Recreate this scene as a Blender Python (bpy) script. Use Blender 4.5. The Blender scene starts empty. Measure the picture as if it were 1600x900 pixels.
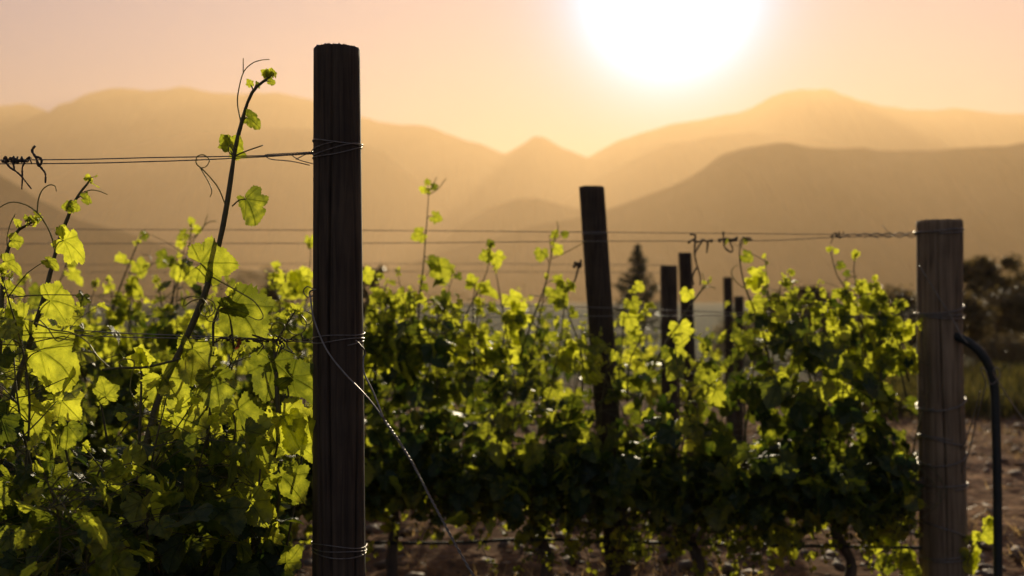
import bpy, math
import numpy as np
from mathutils import Vector

rng = np.random.default_rng(11)
SC = bpy.context.scene
COL = SC.collection
PI = math.pi

# ---------------------------------------------------------------- camera geometry
F = 1667.0            # focal length in pixels of a 1600 px wide frame
H = 1.45              # eye height
HY = 471.0            # horizon row


def P(px, py, d):
    """point seen at pixel (px, py) of the 1600x900 photo, d metres in front of the lens"""
    return np.array([(px - 800.0) / F * d, d, H + (HY - py) / F * d])


SUN = np.array([245.0 / F, 1.0, 468.0 / F])
SUN /= np.linalg.norm(SUN)
UP = np.array([0.0, 0.0, 1.0])

# ---------------------------------------------------------------- noise


class Noise2:
    def __init__(self, seed):
        self.t = np.random.default_rng(seed).random((256, 256))

    def __call__(self, x, y):
        xi, yi = np.floor(x).astype(int), np.floor(y).astype(int)
        fx, fy = x - xi, y - yi
        fx, fy = fx * fx * (3 - 2 * fx), fy * fy * (3 - 2 * fy)
        t = self.t
        a, b = t[xi & 255, yi & 255], t[(xi + 1) & 255, yi & 255]
        c, d = t[xi & 255, (yi + 1) & 255], t[(xi + 1) & 255, (yi + 1) & 255]
        return (a + (b - a) * fx + (c - a) * fy + (a - b - c + d) * fx * fy) * 2 - 1

    def fbm(self, x, y, o=4):
        s, a = 0, 1.0
        for k in range(o):
            s = s + a * self(x * 2 ** k + 17.3 * k, y * 2 ** k + 9.1 * k)
            a *= .5
        return s


NZ = Noise2(5)
NZ2 = Noise2(9)

# ---------------------------------------------------------------- mesh builder


class MB:
    def __init__(self):
        self.v, self.f, self.a, self.n = [], [], [], 0

    def add(self, v, faces, attr=None):
        v = np.asarray(v, float).reshape(-1, 3)
        for f in (faces if isinstance(faces, (list, tuple)) else [faces]):
            f = np.asarray(f, np.int64)
            if len(f):
                self.f.append(f + self.n)
        self.v.append(v)
        self.a.append(np.zeros((len(v), 3)) if attr is None else np.asarray(attr, float))
        self.n += len(v)

    def build(self, name, m, parent=None, origin=None, smooth=True):
        v = np.concatenate(self.v)
        o = np.zeros(3) if origin is None else np.asarray(origin, float)
        me = bpy.data.meshes.new(name)
        me.vertices.add(len(v))
        me.vertices.foreach_set('co', (v - o).astype(np.float32).ravel())
        ls, lt, idx, p = [], [], [], 0
        for f in self.f:
            k = f.shape[1]
            ls.append(p + np.arange(len(f)) * k)
            lt.append(np.full(len(f), k))
            idx.append(f.ravel())
            p += f.size
        idx = np.concatenate(idx)
        me.loops.add(len(idx))
        me.loops.foreach_set('vertex_index', idx.astype(np.int32))
        ls = np.concatenate(ls)
        me.polygons.add(len(ls))
        me.polygons.foreach_set('loop_start', ls.astype(np.int32))
        at = me.attributes.new('leaf_co', 'FLOAT_VECTOR', 'POINT')
        at.data.foreach_set('vector', np.concatenate(self.a).astype(np.float32).ravel())
        me.update(calc_edges=True)
        me.validate()
        if smooth:
            me.polygons.foreach_set('use_smooth', np.ones(len(me.polygons), bool))
        me.materials.append(m)
        ob = bpy.data.objects.new(name, me)
        COL.objects.link(ob)
        if parent is not None:
            ob.parent = parent
        elif origin is not None:
            ob.location = o
        return ob


def spline(pts, n):
    """Catmull-Rom through pts, n samples"""
    p = np.asarray(pts, float)
    if len(p) == 2:
        t = np.linspace(0, 1, n)[:, None]
        return p[0] * (1 - t) + p[1] * t
    q = np.vstack([2 * p[0] - p[1], p, 2 * p[-1] - p[-2]])
    t = np.linspace(0, len(p) - 1 - 1e-9, n)
    i = t.astype(int)
    u = (t - i)[:, None]
    a, b, c, d = q[i], q[i + 1], q[i + 2], q[i + 3]
    return .5 * (2 * b + (c - a) * u + (2 * a - 5 * b + 4 * c - d) * u ** 2 + (3 * b - a - 3 * c + d) * u ** 3)


def tube(mb, pts, r, sides=6, cap=True, attr=None):
    p = np.asarray(pts, float)
    n = len(p)
    r = np.broadcast_to(np.asarray(r, float), (n,)) if np.ndim(r) < 2 else r
    t = np.gradient(p, axis=0)
    t /= np.linalg.norm(t, axis=1)[:, None] + 1e-12
    ref = np.array([1.0, 0, 0]) if abs(t[0][0]) < .8 else np.array([0, 1.0, 0])
    u = np.zeros_like(p)
    for i in range(n):
        ref = ref - t[i] * (ref @ t[i])
        ref = ref / (np.linalg.norm(ref) + 1e-12)
        u[i] = ref
    w = np.cross(t, u)
    th = np.arange(sides) / sides * 2 * PI
    v = p[:, None, :] + r[:, None, None] * (np.cos(th)[None, :, None] * u[:, None, :] + np.sin(th)[None, :, None] * w[:, None, :])
    v = v.reshape(-1, 3)
    i = np.arange(n - 1)[:, None] * sides
    j = np.arange(sides)[None, :]
    k = (j + 1) % sides
    quads = np.stack([i + j, i + k, i + k + sides, i + j + sides], -1).reshape(-1, 4)
    fs = [quads]
    if cap:
        fs.append(np.array([list(range(sides))[::-1], [(n - 1) * sides + q for q in range(sides)]]))
    mb.add(v, fs, None if attr is None else np.tile(attr, (len(v), 1)))


def unit(v):
    v = np.asarray(v, float)
    return v / (np.linalg.norm(v) + 1e-12)


# ---------------------------------------------------------------- materials


def mat(name):
    m = bpy.data.materials.new(name)
    m.use_nodes = True
    m.node_tree.nodes.clear()
    return m, m.node_tree.nodes, m.node_tree.links


def N(nodes, t, **kw):
    n = nodes.new(t)
    for k, v in kw.items():
        setattr(n, k, v)
    return n


def ramp(nodes, links, src, stops):
    r = nodes.new('ShaderNodeValToRGB')
    e = r.color_ramp.elements
    while len(e) < len(stops):
        e.new(.5)
    for el, (p, c) in zip(e, stops):
        el.position = p
        el.color = (*c, 1)
    links.new(src, r.inputs[0])
    return r.outputs[0]


def math_n(nodes, links, op, a, b=None, clamp=False):
    n = nodes.new('ShaderNodeMath')
    n.operation = op
    n.use_clamp = clamp
    for i, x in enumerate((a, b)):
        if x is None:
            continue
        if isinstance(x, (int, float)):
            n.inputs[i].default_value = x
        else:
            links.new(x, n.inputs[i])
    return n.outputs[0]


def leaf_material(name, base_a, base_b, tr_a, tr_b, tr_mix, veins=True):
    m, ns, ln = mat(name)
    out = N(ns, 'ShaderNodeOutputMaterial')
    at = N(ns, 'ShaderNodeAttribute', attribute_name='leaf_co')
    sep = N(ns, 'ShaderNodeSeparateXYZ')
    ln.new(at.outputs['Vector'], sep.inputs[0])
    rnd = sep.outputs[2]
    nz = N(ns, 'ShaderNodeTexNoise')
    nz.inputs['Scale'].default_value = 3.2
    nz.inputs['Detail'].default_value = 4
    ln.new(at.outputs['Vector'], nz.inputs['Vector'])
    f = math_n(ns, ln, 'ADD', rnd, math_n(ns, ln, 'MULTIPLY', math_n(ns, ln, 'SUBTRACT', nz.outputs[0], .5), .7), True)
    cb = ramp(ns, ln, f, [(0, base_a), (1, base_b)])
    mid = tuple(.30 * a + .22 * b for a, b in zip(tr_a, tr_b))
    ct = ramp(ns, ln, f, [(.12, tuple(.28 * q for q in tr_a)), (.46, tuple(.8 * q for q in mid)), (.85, tr_b)])
    height = nz.outputs[0]
    if veins:
        x, y = sep.outputs[0], sep.outputs[1]
        ax = math_n(ns, ln, 'ABSOLUTE', x)
        best = None
        for ang in (90, 40, -18):
            c, s = math.cos(math.radians(ang)), math.sin(math.radians(ang))
            cr = math_n(ns, ln, 'ABSOLUTE', math_n(ns, ln, 'SUBTRACT', math_n(ns, ln, 'MULTIPLY', ax, s), math_n(ns, ln, 'MULTIPLY', y, c)))
            dt = math_n(ns, ln, 'ADD', math_n(ns, ln, 'MULTIPLY', ax, c), math_n(ns, ln, 'MULTIPLY', y, s))
            # far away from the vein where it would run backwards
            pen = math_n(ns, ln, 'MULTIPLY', math_n(ns, ln, 'LESS_THAN', dt, 0.0), 1.0)
            wid = math_n(ns, ln, 'ADD', math_n(ns, ln, 'MULTIPLY', dt, .012), cr)
            dd = math_n(ns, ln, 'ADD', wid, pen)
            best = dd if best is None else math_n(ns, ln, 'MINIMUM', best, dd)
        mr = N(ns, 'ShaderNodeMapRange')
        ln.new(best, mr.inputs[0])
        mr.inputs[1].default_value, mr.inputs[2].default_value = .008, .03
        mr.inputs[3].default_value, mr.inputs[4].default_value = 1, 0
        vor = N(ns, 'ShaderNodeTexVoronoi', feature='DISTANCE_TO_EDGE')
        vor.inputs['Scale'].default_value = 9
        ln.new(at.outputs['Vector'], vor.inputs['Vector'])
        mv = N(ns, 'ShaderNodeMapRange')
        ln.new(vor.outputs['Distance'], mv.inputs[0])
        mv.inputs[1].default_value, mv.inputs[2].default_value = 0, .09
        mv.inputs[3].default_value, mv.inputs[4].default_value = .18, 0
        vein = math_n(ns, ln, 'MAXIMUM', mr.outputs[0], mv.outputs[0])
        mx = N(ns, 'ShaderNodeMix', data_type='RGBA', blend_type='MULTIPLY')
        ln.new(math_n(ns, ln, 'MULTIPLY', vein, .6), mx.inputs[0])
        ln.new(ct, mx.inputs[6])
        mx.inputs[7].default_value = (.55, .6, .35, 1)
        ct = mx.outputs[2]
        height = math_n(ns, ln, 'SUBTRACT', nz.outputs[0], vein)
    bump = N(ns, 'ShaderNodeBump')
    bump.inputs['Strength'].default_value = .8
    bump.inputs['Distance'].default_value = .004
    ln.new(height, bump.inputs['Height'])
    pr = N(ns, 'ShaderNodeBsdfPrincipled')
    ln.new(cb, pr.inputs['Base Color'])
    pr.inputs['Roughness'].default_value = .42
    pr.inputs['Specular IOR Level'].default_value = .5
    ln.new(bump.outputs[0], pr.inputs['Normal'])
    tr = N(ns, 'ShaderNodeBsdfTranslucent')
    ln.new(ct, tr.inputs['Color'])
    ln.new(bump.outputs[0], tr.inputs['Normal'])
    mix = N(ns, 'ShaderNodeMixShader')
    mix.inputs[0].default_value = tr_mix
    ln.new(pr.outputs[0], mix.inputs[1])
    ln.new(tr.outputs[0], mix.inputs[2])
    ln.new(mix.outputs[0], out.inputs[0])
    return m


def noise_material(name, stops, scale, stretch=(1, 1, 1), rough=.8, bump=.4, bdist=.01, detail=6, spec=.3, coord='Object'):
    m, ns, ln = mat(name)
    out = N(ns, 'ShaderNodeOutputMaterial')
    tc = N(ns, 'ShaderNodeTexCoord')
    mp = N(ns, 'ShaderNodeMapping')
    mp.inputs['Scale'].default_value = stretch
    ln.new(tc.outputs[coord], mp.inputs[0])
    nz = N(ns, 'ShaderNodeTexNoise')
    nz.inputs['Scale'].default_value = scale
    nz.inputs['Detail'].default_value = detail
    nz.inputs['Roughness'].default_value = .65
    ln.new(mp.outputs[0], nz.inputs['Vector'])
    c = ramp(ns, ln, nz.outputs[0], stops)
    pr = N(ns, 'ShaderNodeBsdfPrincipled')
    ln.new(c, pr.inputs['Base Color'])
    pr.inputs['Roughness'].default_value = rough
    pr.inputs['Specular IOR Level'].default_value = spec
    bp = N(ns, 'ShaderNodeBump')
    bp.inputs['Strength'].default_value = bump
    bp.inputs['Distance'].default_value = bdist
    ln.new(nz.outputs[0], bp.inputs['Height'])
    ln.new(bp.outputs[0], pr.inputs['Normal'])
    ln.new(pr.outputs[0], out.inputs[0])
    return m


LEAF = leaf_material('vine_leaf', (.022, .052, .020), (.050, .085, .020), (.15, .25, .02), (.95, .97, .06), .60)
LEAF_FAR = leaf_material('vine_leaf_plain', (.022, .052, .020), (.050, .085, .020), (.15, .25, .02), (.95, .95, .06), .60, veins=False)
TREE_LEAF = leaf_material('tree_leaf', (.065, .054, .024), (.11, .085, .038), (.16, .12, .04), (.38, .27, .08), .4, veins=False)
CONIFER = leaf_material('conifer_needle', (.028, .040, .020), (.045, .055, .025), (.05, .06, .02), (.09, .09, .03), .25, veins=False)
GRASS = leaf_material('grass_blade', (.05, .055, .018), (.10, .085, .025), (.10, .10, .015), (.22, .18, .03), .4, veins=False)
STRAW = leaf_material('dry_straw', (.20, .13, .06), (.34, .23, .11), (.22, .14, .05), (.75, .50, .20), .5, veins=False)
RED_LEAF = leaf_material('withered_red_leaf', (.16, .03, .015), (.22, .05, .02), (.40, .07, .02), (.5, .12, .03), .45)
SHOOT = noise_material('green_shoot', [(.3, (.045, .038, .016)), (.7, (.10, .085, .03))], 60, rough=.55, bdist=.001)
TENDRIL = noise_material('green_tendril', [(.3, (.14, .12, .03)), (.7, (.26, .22, .05))], 40, rough=.45, bdist=.0005)
DEADT = noise_material('dried_tendril', [(.3, (.025, .018, .013)), (.7, (.07, .05, .035))], 80, rough=.7, bdist=.001)
BARK = noise_material('vine_bark', [(.3, (.035, .025, .018)), (.7, (.12, .085, .06))], 30, (1, 1, .2), rough=.9, bump=.8, bdist=.006)
TREE_BARK = noise_material('tree_bark', [(.3, (.04, .03, .022)), (.7, (.11, .085, .06))], 8, (1, 1, .2), rough=.9, bump=.8, bdist=.02)
WIRE = noise_material('galvanised_wire', [(.3, (.10, .085, .07)), (.7, (.22, .20, .17))], 90, rough=.42, bdist=.0005, spec=.6)
STEEL = noise_material('bright_steel_wire', [(.3, (.12, .11, .10)), (.7, (.24, .22, .20))], 90, rough=.38, bdist=.0005, spec=.7)
for m_ in (WIRE, STEEL):
    m_.node_tree.nodes['Principled BSDF'].inputs['Metallic'].default_value = .7
HOSE = noise_material('green_black_pipe', [(.3, (.007, .011, .010)), (.7, (.016, .021, .019))], 25, rough=.6, bump=.3, bdist=.002, spec=.35)


def wood_material(name, dark, light, scale=1.0):
    m, ns, ln = mat(name)
    out = N(ns, 'ShaderNodeOutputMaterial')
    tc = N(ns, 'ShaderNodeTexCoord')
    mp = N(ns, 'ShaderNodeMapping')
    mp.inputs['Scale'].default_value = (1, 1, .05)
    ln.new(tc.outputs['Object'], mp.inputs[0])
    n1 = N(ns, 'ShaderNodeTexNoise')
    n1.inputs['Scale'].default_value = 95 * scale
    n1.inputs['Detail'].default_value = 5
    n1.inputs['Distortion'].default_value = .6
    ln.new(mp.outputs[0], n1.inputs['Vector'])
    n2 = N(ns, 'ShaderNodeTexNoise')
    n2.inputs['Scale'].default_value = 7 * scale
    n2.inputs['Detail'].default_value = 6
    ln.new(tc.outputs['Object'], n2.inputs['Vector'])
    f = math_n(ns, ln, 'ADD', math_n(ns, ln, 'MULTIPLY', n1.outputs[0], .65), math_n(ns, ln, 'MULTIPLY', n2.outputs[0], .35))
    c = ramp(ns, ln, f, [(.30, tuple(x * .35 for x in dark)), (.42, dark), (.62, light), (.75, tuple(min(1, x * 1.25) for x in light))])
    pr = N(ns, 'ShaderNodeBsdfPrincipled')
    ln.new(c, pr.inputs['Base Color'])
    pr.inputs['Roughness'].default_value = .8
    pr.inputs['Specular IOR Level'].default_value = .25
    bp = N(ns, 'ShaderNodeBump')
    bp.inputs['Strength'].default_value = .7
    bp.inputs['Distance'].default_value = .004
    ln.new(f, bp.inputs['Height'])
    ln.new(bp.outputs[0], pr.inputs['Normal'])
    ln.new(pr.outputs[0], out.inputs[0])
    return m


WOOD_DARK = wood_material('dark_treated_wood', (.032, .022, .014), (.066, .046, .028))
WOOD_GREY = wood_material('weathered_grey_wood', (.115, .080, .047), (.22, .157, .095), .6)


def soil_material():
    m, ns, ln = mat('dry_soil')
    out = N(ns, 'ShaderNodeOutputMaterial')
    tc = N(ns, 'ShaderNodeTexCoord')
    a = N(ns, 'ShaderNodeTexNoise')
    a.inputs['Scale'].default_value = .35
    a.inputs['Detail'].default_value = 8
    b = N(ns, 'ShaderNodeTexNoise')
    b.inputs['Scale'].default_value = 14
    b.inputs['Detail'].default_value = 8
    g = N(ns, 'ShaderNodeTexNoise')
    g.inputs['Scale'].default_value = .012
    g.inputs['Detail'].default_value = 6
    for n in (a, b, g):
        ln.new(tc.outputs['Object'], n.inputs['Vector'])
    f = math_n(ns, ln, 'ADD', math_n(ns, ln, 'MULTIPLY', a.outputs[0], .5), math_n(ns, ln, 'MULTIPLY', b.outputs[0], .5))
    soil = ramp(ns, ln, f, [(.32, (.05, .028, .016)), (.5, (.16, .088, .047)), (.68, (.34, .20, .11))])
    field = ramp(ns, ln, g.outputs[0], [(.40, (.05, .055, .025)), (.52, (.09, .08, .04)), (.6, (.05, .055, .022))])
    # bare soil in the vineyard, grass and fields in the valley beyond it
    sp = N(ns, 'ShaderNodeSeparateXYZ')
    ln.new(tc.outputs['Object'], sp.inputs[0])
    mr = N(ns, 'ShaderNodeMapRange')
    ln.new(math_n(ns, ln, 'ADD', sp.outputs[1], math_n(ns, ln, 'MULTIPLY', a.outputs[0], 6)), mr.inputs[0])
    mr.inputs[1].default_value, mr.inputs[2].default_value = 16, 26
    mx = N(ns, 'ShaderNodeMix', data_type='RGBA')
    ln.new(mr.outputs[0], mx.inputs[0])
    ln.new(soil, mx.inputs[6])
    ln.new(field, mx.inputs[7])
    pr = N(ns, 'ShaderNodeBsdfPrincipled')
    ln.new(mx.outputs[2], pr.inputs['Base Color'])
    pr.inputs['Roughness'].default_value = 1
    pr.inputs['Specular IOR Level'].default_value = .02
    bp = N(ns, 'ShaderNodeBump')
    bp.inputs['Strength'].default_value = .8
    bp.inputs['Distance'].default_value = .03
    ln.new(b.outputs[0], bp.inputs['Height'])
    ln.new(bp.outputs[0], pr.inputs['Normal'])
    ln.new(pr.outputs[0], out.inputs[0])
    return m


SOIL = soil_material()
CLOD = noise_material('soil_clod', [(.3, (.06, .036, .022)), (.5, (.14, .088, .054)), (.75, (.32, .21, .13))], 3.5, rough=.75, bump=.6, bdist=.01, coord='Object')
MOUNT = noise_material('mountain_scrub', [(.35, (.035, .040, .022)), (.55, (.075, .068, .042)), (.75, (.13, .11, .08))], .006, rough=1, bump=.5, bdist=30, detail=10, spec=0)


def tag(o, label=None, cat=None, group=None, kind=None):
    for k, v in (('label', label), ('category', cat), ('group', group), ('kind', kind)):
        if v:
            o[k] = v
    return o


def empty(name, loc):
    o = bpy.data.objects.new(name, None)
    o.empty_display_size = .1
    o.location = loc
    COL.objects.link(o)
    return o


# ---------------------------------------------------------------- ground
def ground():
    def axis(lo, hi, mid, dense, n):
        """spacing fine near the vineyard, coarse towards the mountains"""
        k = np.linspace(-1, 1, n)
        s = np.sinh(k * 8.2) / math.sinh(8.2)
        x = np.where(s < 0, s * (mid - lo), s * (hi - mid)) + mid
        return np.unique(np.concatenate([x, dense]))
    xs = axis(-8400, 8400, 1.5, np.arange(-5, 9, .06), 120)
    ys = axis(-380, 9400, 6, np.concatenate([np.arange(1.0, 9, .06), np.arange(9, 20, .12)]), 120)
    X, Y = np.meshgrid(xs, ys)
    near = np.exp(-np.clip(np.abs(Y - 8) - 8, 0, None) / 8)
    Z = near * (.035 * NZ.fbm(X * 2.2, Y * 2.2, 4) + .02 * NZ2.fbm(X * 9, Y * 9, 2))
    v = np.stack([X, Y, Z], -1).reshape(-1, 3)
    w = len(xs)
    i = np.arange(len(ys) - 1)[:, None] * w
    j = np.arange(w - 1)[None]
    q = np.stack([i + j, i + j + 1, i + j + 1 + w, i + j + w], -1).reshape(-1, 4)
    mb = MB()
    mb.add(v, q)
    tag(mb.build('ground', SOIL), kind='structure')


ground()


def clods():
    ico_v = []
    g = (1 + 5 ** .5) / 2
    for a in (-1, 1):
        for b in (-g, g):
            ico_v += [(0, a, b), (a, b, 0), (b, 0, a)]
    ico_v = np.array(ico_v) / math.sqrt(1 + g * g)
    import itertools
    fs = []
    for t in itertools.combinations(range(12), 3):
        p = ico_v[list(t)]
        if max(np.linalg.norm(p[a] - p[b]) for a, b in ((0, 1), (1, 2), (0, 2))) < 1.1:
            n = np.cross(p[1] - p[0], p[2] - p[0])
            fs.append(t if n @ p.sum(0) > 0 else (t[0], t[2], t[1]))
    fs = np.array(fs)
    mb = MB()
    for _ in range(5200):
        y = 2.2 + 13 * rng.random() ** 1.1
        x = rng.uniform(-.75, .8) * y * .62 + .06 * y
        r = .010 + .045 * rng.random() ** 2.5
        sc = np.array([rng.uniform(.7, 1.5), rng.uniform(.7, 1.5), rng.uniform(.4, .8)]) * r
        v = ico_v * (1 + .35 * rng.standard_normal((12, 1)) * .6) * sc
        a = rng.uniform(0, 2 * PI)
        v = v @ np.array([[math.cos(a), -math.sin(a), 0], [math.sin(a), math.cos(a), 0], [0, 0, 1]])
        mb.add(v + [x, y, .01], fs)
    tag(mb.build('soil_clods', CLOD, smooth=False), kind='stuff')


clods()


def grass_strip():
    mb = MB()
    n = 15000
    y = rng.uniform(13.2, 20, n)
    x = rng.uniform(.30, .66, n) * y
    h = rng.uniform(.14, .42, n)
    a = rng.uniform(0, 2 * PI, n)
    w = .012
    lean = rng.standard_normal((n, 2)) * .07
    b = np.stack([x, y, np.zeros(n)], -1)
    du = np.stack([np.cos(a) * w, np.sin(a) * w, np.zeros(n)], -1)
    tip = b + np.stack([lean[:, 0], lean[:, 1], h], -1)
    mid = b + np.stack([lean[:, 0] * .35, lean[:, 1] * .35, h * .6], -1)
    v = np.stack([b - du, b + du, mid + du * .8, mid - du * .8, tip], 1)
    base = np.arange(n)[:, None] * 5
    at = np.zeros((n, 5, 3))
    at[:, :, 2] = rng.random((n, 1))
    mb.add(v.reshape(-1, 3), [base + [0, 1, 2, 3], base + [3, 2, 4]], at.reshape(-1, 3))
    tag(mb.build('grass', GRASS), kind='stuff')
    mb = MB()
    n = 16000
    y = rng.uniform(4.5, 15, n)
    x = rng.uniform(-.1, .6, n) * y
    cl = NZ.fbm(x * .9, y * .9, 3) > -.1
    x, y = x[cl], y[cl]
    n = len(x)
    h = rng.uniform(.03, .10, n)
    a = rng.uniform(0, 2 * PI, n)
    b = np.stack([x, y, np.zeros(n)], -1)
    du = np.stack([np.cos(a), np.sin(a), np.zeros(n)], -1) * .005
    ln_ = rng.standard_normal((n, 2)) * .06
    tip = b + np.stack([ln_[:, 0], ln_[:, 1], h], -1)
    v = np.stack([b - du, b + du, tip], 1)
    at = np.ones((n, 3, 3)) * rng.random((n, 1, 1))
    mb.add(v.reshape(-1, 3), [np.arange(n)[:, None] * 3 + [0, 1, 2]], at.reshape(-1, 3))
    tag(mb.build('dry_weeds', STRAW), kind='stuff')


grass_strip()

# ---------------------------------------------------------------- mountains


def mountain(name, pts, d, seed, rough=1.0, trees=0.0, depth=1.3):
    """ridge line through the pixel list, as a real range at distance d with front and back slopes"""
    pts = np.array(pts, float)
    px = np.linspace(pts[0, 0], pts[-1, 0], 420)
    py = np.interp(px, pts[:, 0], pts[:, 1])
    k = np.array([.1, .2, .4, .2, .1])
    py = np.convolve(np.pad(py, 2, 'edge'), k, 'valid')
    nz = Noise2(seed)
    zr = (HY - py) / F * d + H
    zr = zr + zr.max() * -.010 * rough * nz.fbm(px / 42, px * 0 + .5, 2) * np.clip(zr / zr.max() * 1.6, .1, 1)
    if trees:
        zr = zr + trees * np.abs(nz.fbm(px / 3.1, px * 0 + 4.5, 2))
    zr = np.maximum(zr, -1)
    xr = (px - 800) / F * d
    rows = np.concatenate([np.linspace(-1, 0, 30), np.linspace(0, 1, 14)[1:]])
    V = []
    Hm = zr.max()
    for s in rows:
        a = abs(s)
        reach = (.25 * Hm + .75 * zr) * depth * (1 if s < 0 else 1.1)
        # the ridge wanders in depth, spurs run down to the plain
        y = d + .05 * Hm * nz.fbm(px / 60, px * 0 + 8.5, 3) + reach * s * 1.25
        fall = (1 - a) ** 1.25
        g = a * (1 - a) * 4
        z = zr * fall + g * .10 * zr * nz.fbm(px / 22 + s * 1.2, s * 2.5 + px * 0 + 20, 4)
        z = np.where(a > .999, -1.5, np.minimum(z, zr * (1 - .35 * a)))
        V.append(np.stack([xr, y, z], -1))
    v = np.concatenate(V)
    w = len(px)
    i = np.arange(len(rows) - 1)[:, None] * w
    j = np.arange(w - 1)[None]
    q = np.stack([i + j, i + j + 1, i + j + 1 + w, i + j + w], -1).reshape(-1, 4)
    mb = MB()
    v[:, 2] = np.maximum(v[:, 2], -.8)
    mb.add(v, q)
    return tag(mb.build(name, MOUNT), kind='structure')


mountain('mountain', [(-700, 330), (-300, 230), (-120, 185), (0, 165), (40, 163), (75, 174), (140, 190), (260, 260), (420, 420), (460, 475)], 5300, 31)
mountain('mountain', [(-600, 475), (-300, 330), (-100, 235), (0, 207), (50, 190), (85, 172), (130, 150), (165, 139), (205, 137), (250, 138), (290, 134), (312, 141),
                      (340, 146), (400, 143), (430, 147), (490, 155), (560, 180), (620, 192), (680, 204), (740, 222), (788, 241), (815, 226),
                      (836, 211), (850, 213), (880, 233), (930, 250), (1000, 262), (1100, 330), (1220, 475)], 4700, 32, rough=.8)
mountain('mountain', [(640, 475), (760, 330), (860, 272), (920, 246), (960, 225), (1010, 205), (1070, 190), (1130, 178), (1170, 172), (1200, 153), (1240, 141),
                      (1290, 137), (1320, 149), (1370, 165), (1420, 172), (1500, 172), (1560, 178), (1600, 175), (1800, 160), (2100, 240), (2400, 475)], 5000, 33, rough=.7)
mountain('mountain', [(720, 475), (850, 330), (920, 286), (975, 255), (1040, 226), (1120, 214), (1180, 206), (1260, 214), (1400, 240), (1700, 300), (1900, 475)], 3900, 34, rough=.7)
mountain('mountain', [(-500, 475), (-250, 400), (0, 330), (120, 262), (200, 228), (300, 208), (400, 200), (500, 203), (600, 240), (700, 320), (800, 475)], 3600, 35, rough=.8)
mountain('hill', [(560, 475), (640, 425), (690, 375), (730, 345), (760, 326), (800, 312), (840, 310), (880, 321), (940, 335), (1040, 390), (1120, 475)], 2750, 36)
mountain('hill', [(480, 475), (560, 440), (660, 405), (740, 378), (800, 364), (830, 352), (870, 346), (905, 340), (950, 327), (1010, 306), (1070, 281), (1108, 256), (1130, 239),
                  (1160, 230), (1220, 223), (1270, 232), (1350, 231), (1400, 236), (1450, 235), (1520, 231), (1570, 228), (1610, 221), (1800, 200), (2100, 260), (2500, 475)],
         2100, 37, rough=.6, trees=0)
mountain('hill', [(-700, 260), (-300, 240), (-60, 258), (0, 274), (30, 291), (60, 311), (120, 341), (200, 364), (260, 384), (340, 410), (460, 440), (560, 475)], 1500, 38, rough=.6, trees=0)

# ---------------------------------------------------------------- leaves


def leaf_outline(lobe, teeth, seed):
    r_ = np.random.default_rng(seed)
    half = np.array([(.03, .0), (.05, -.10), (.16, -.24), (.31, -.27), (.43, -.17), (.50, -.03), (.50 - .10 * lobe, .09), (.58, .20), (.60, .34), (.47, .43),
                     (.42 - .14 * lobe, .46), (.37, .57), (.27, .70), (.13, .82), (.0, .90)])
    half = half + r_.standard_normal(half.shape) * .018
    half[0] = (.02, .0)
    half[-1] = (0, .90)
    hl = half.copy()[::-1]
    hl[:, 0] *= -1
    hl += r_.standard_normal(hl.shape) * .02
    pts = np.vstack([half, hl[1:]])
    m = {0: 16, 1: 30, 2: 60, 3: 92}[teeth]
    seg = np.linalg.norm(np.diff(pts, axis=0), axis=1)
    s = np.concatenate([[0], np.cumsum(seg)])
    q = np.linspace(0, s[-1], m)
    o = np.stack([np.interp(q, s, pts[:, 0]), np.interp(q, s, pts[:, 1])], -1)
    if teeth >= 2:
        c = np.array([0, .3])
        d = o - c
        k = np.where(np.arange(m) % 2 == 0, 1.03, .965)
        k[:4] = 1
        k[-4:] = 1
        o = c + d * (k * (1 + .015 * r_.standard_normal(m)))[:, None]
    return o


def leaf_proto(lod, seed):
    """(verts in leaf space, [faces], leaf_co xy); x across, y to the tip, z the upper side; petiole at the origin"""
    r_ = np.random.default_rng(seed)
    o = leaf_outline(r_.uniform(.0, .85), lod, seed)
    m = len(o)
    rings = {0: [1.0], 1: [.55, 1.0], 2: [.4, .75, 1.0], 3: [.25, .5, .78, 1.0]}[lod]
    c = np.array([0.0, .04])
    xy = [c[None]] + [c + (o - c) * k for k in rings]
    xy = np.concatenate(xy)
    x, y = xy[:, 0], xy[:, 1]
    cup = r_.uniform(-.6, .8)
    fold = r_.uniform(-.15, .65)
    droop = r_.uniform(.05, 1.0)
    rr = np.hypot(x, y)
    th = np.arctan2(y - .04, x)
    z = cup * x * x * .8 + fold * np.abs(x) * .5 - droop * np.clip(y, 0, None) ** 2 * .55
    z = z + .06 * rr * np.cos(th * 5 + r_.uniform(-.4, .4)) + .05 * rr * np.sin(th * r_.integers(2, 5) + r_.uniform(0, 6)) * r_.uniform(.4, 2.4)
    z = z + .022 * np.sin(x * 16 + r_.uniform(0, 6)) * np.sin(y * 15 + r_.uniform(0, 6)) * np.clip(rr * 3, 0, 1)
    v = np.stack([x, y, z], -1)
    f3 = np.array([[0, 1 + i, 2 + i] for i in range(m - 1)])
    f4 = []
    for k in range(len(rings) - 1):
        a = 1 + k * m
        f4 += [[a + i, a + m + i, a + m + i + 1, a + i + 1] for i in range(m - 1)]
    fs = [f3] + ([np.array(f4)] if f4 else [])
    return v, fs, xy


PROTO = {l: [leaf_proto(l, 100 * l + s) for s in range(n)] for l, n in ((0, 6), (1, 10), (2, 14), (3, 14))}


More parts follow.
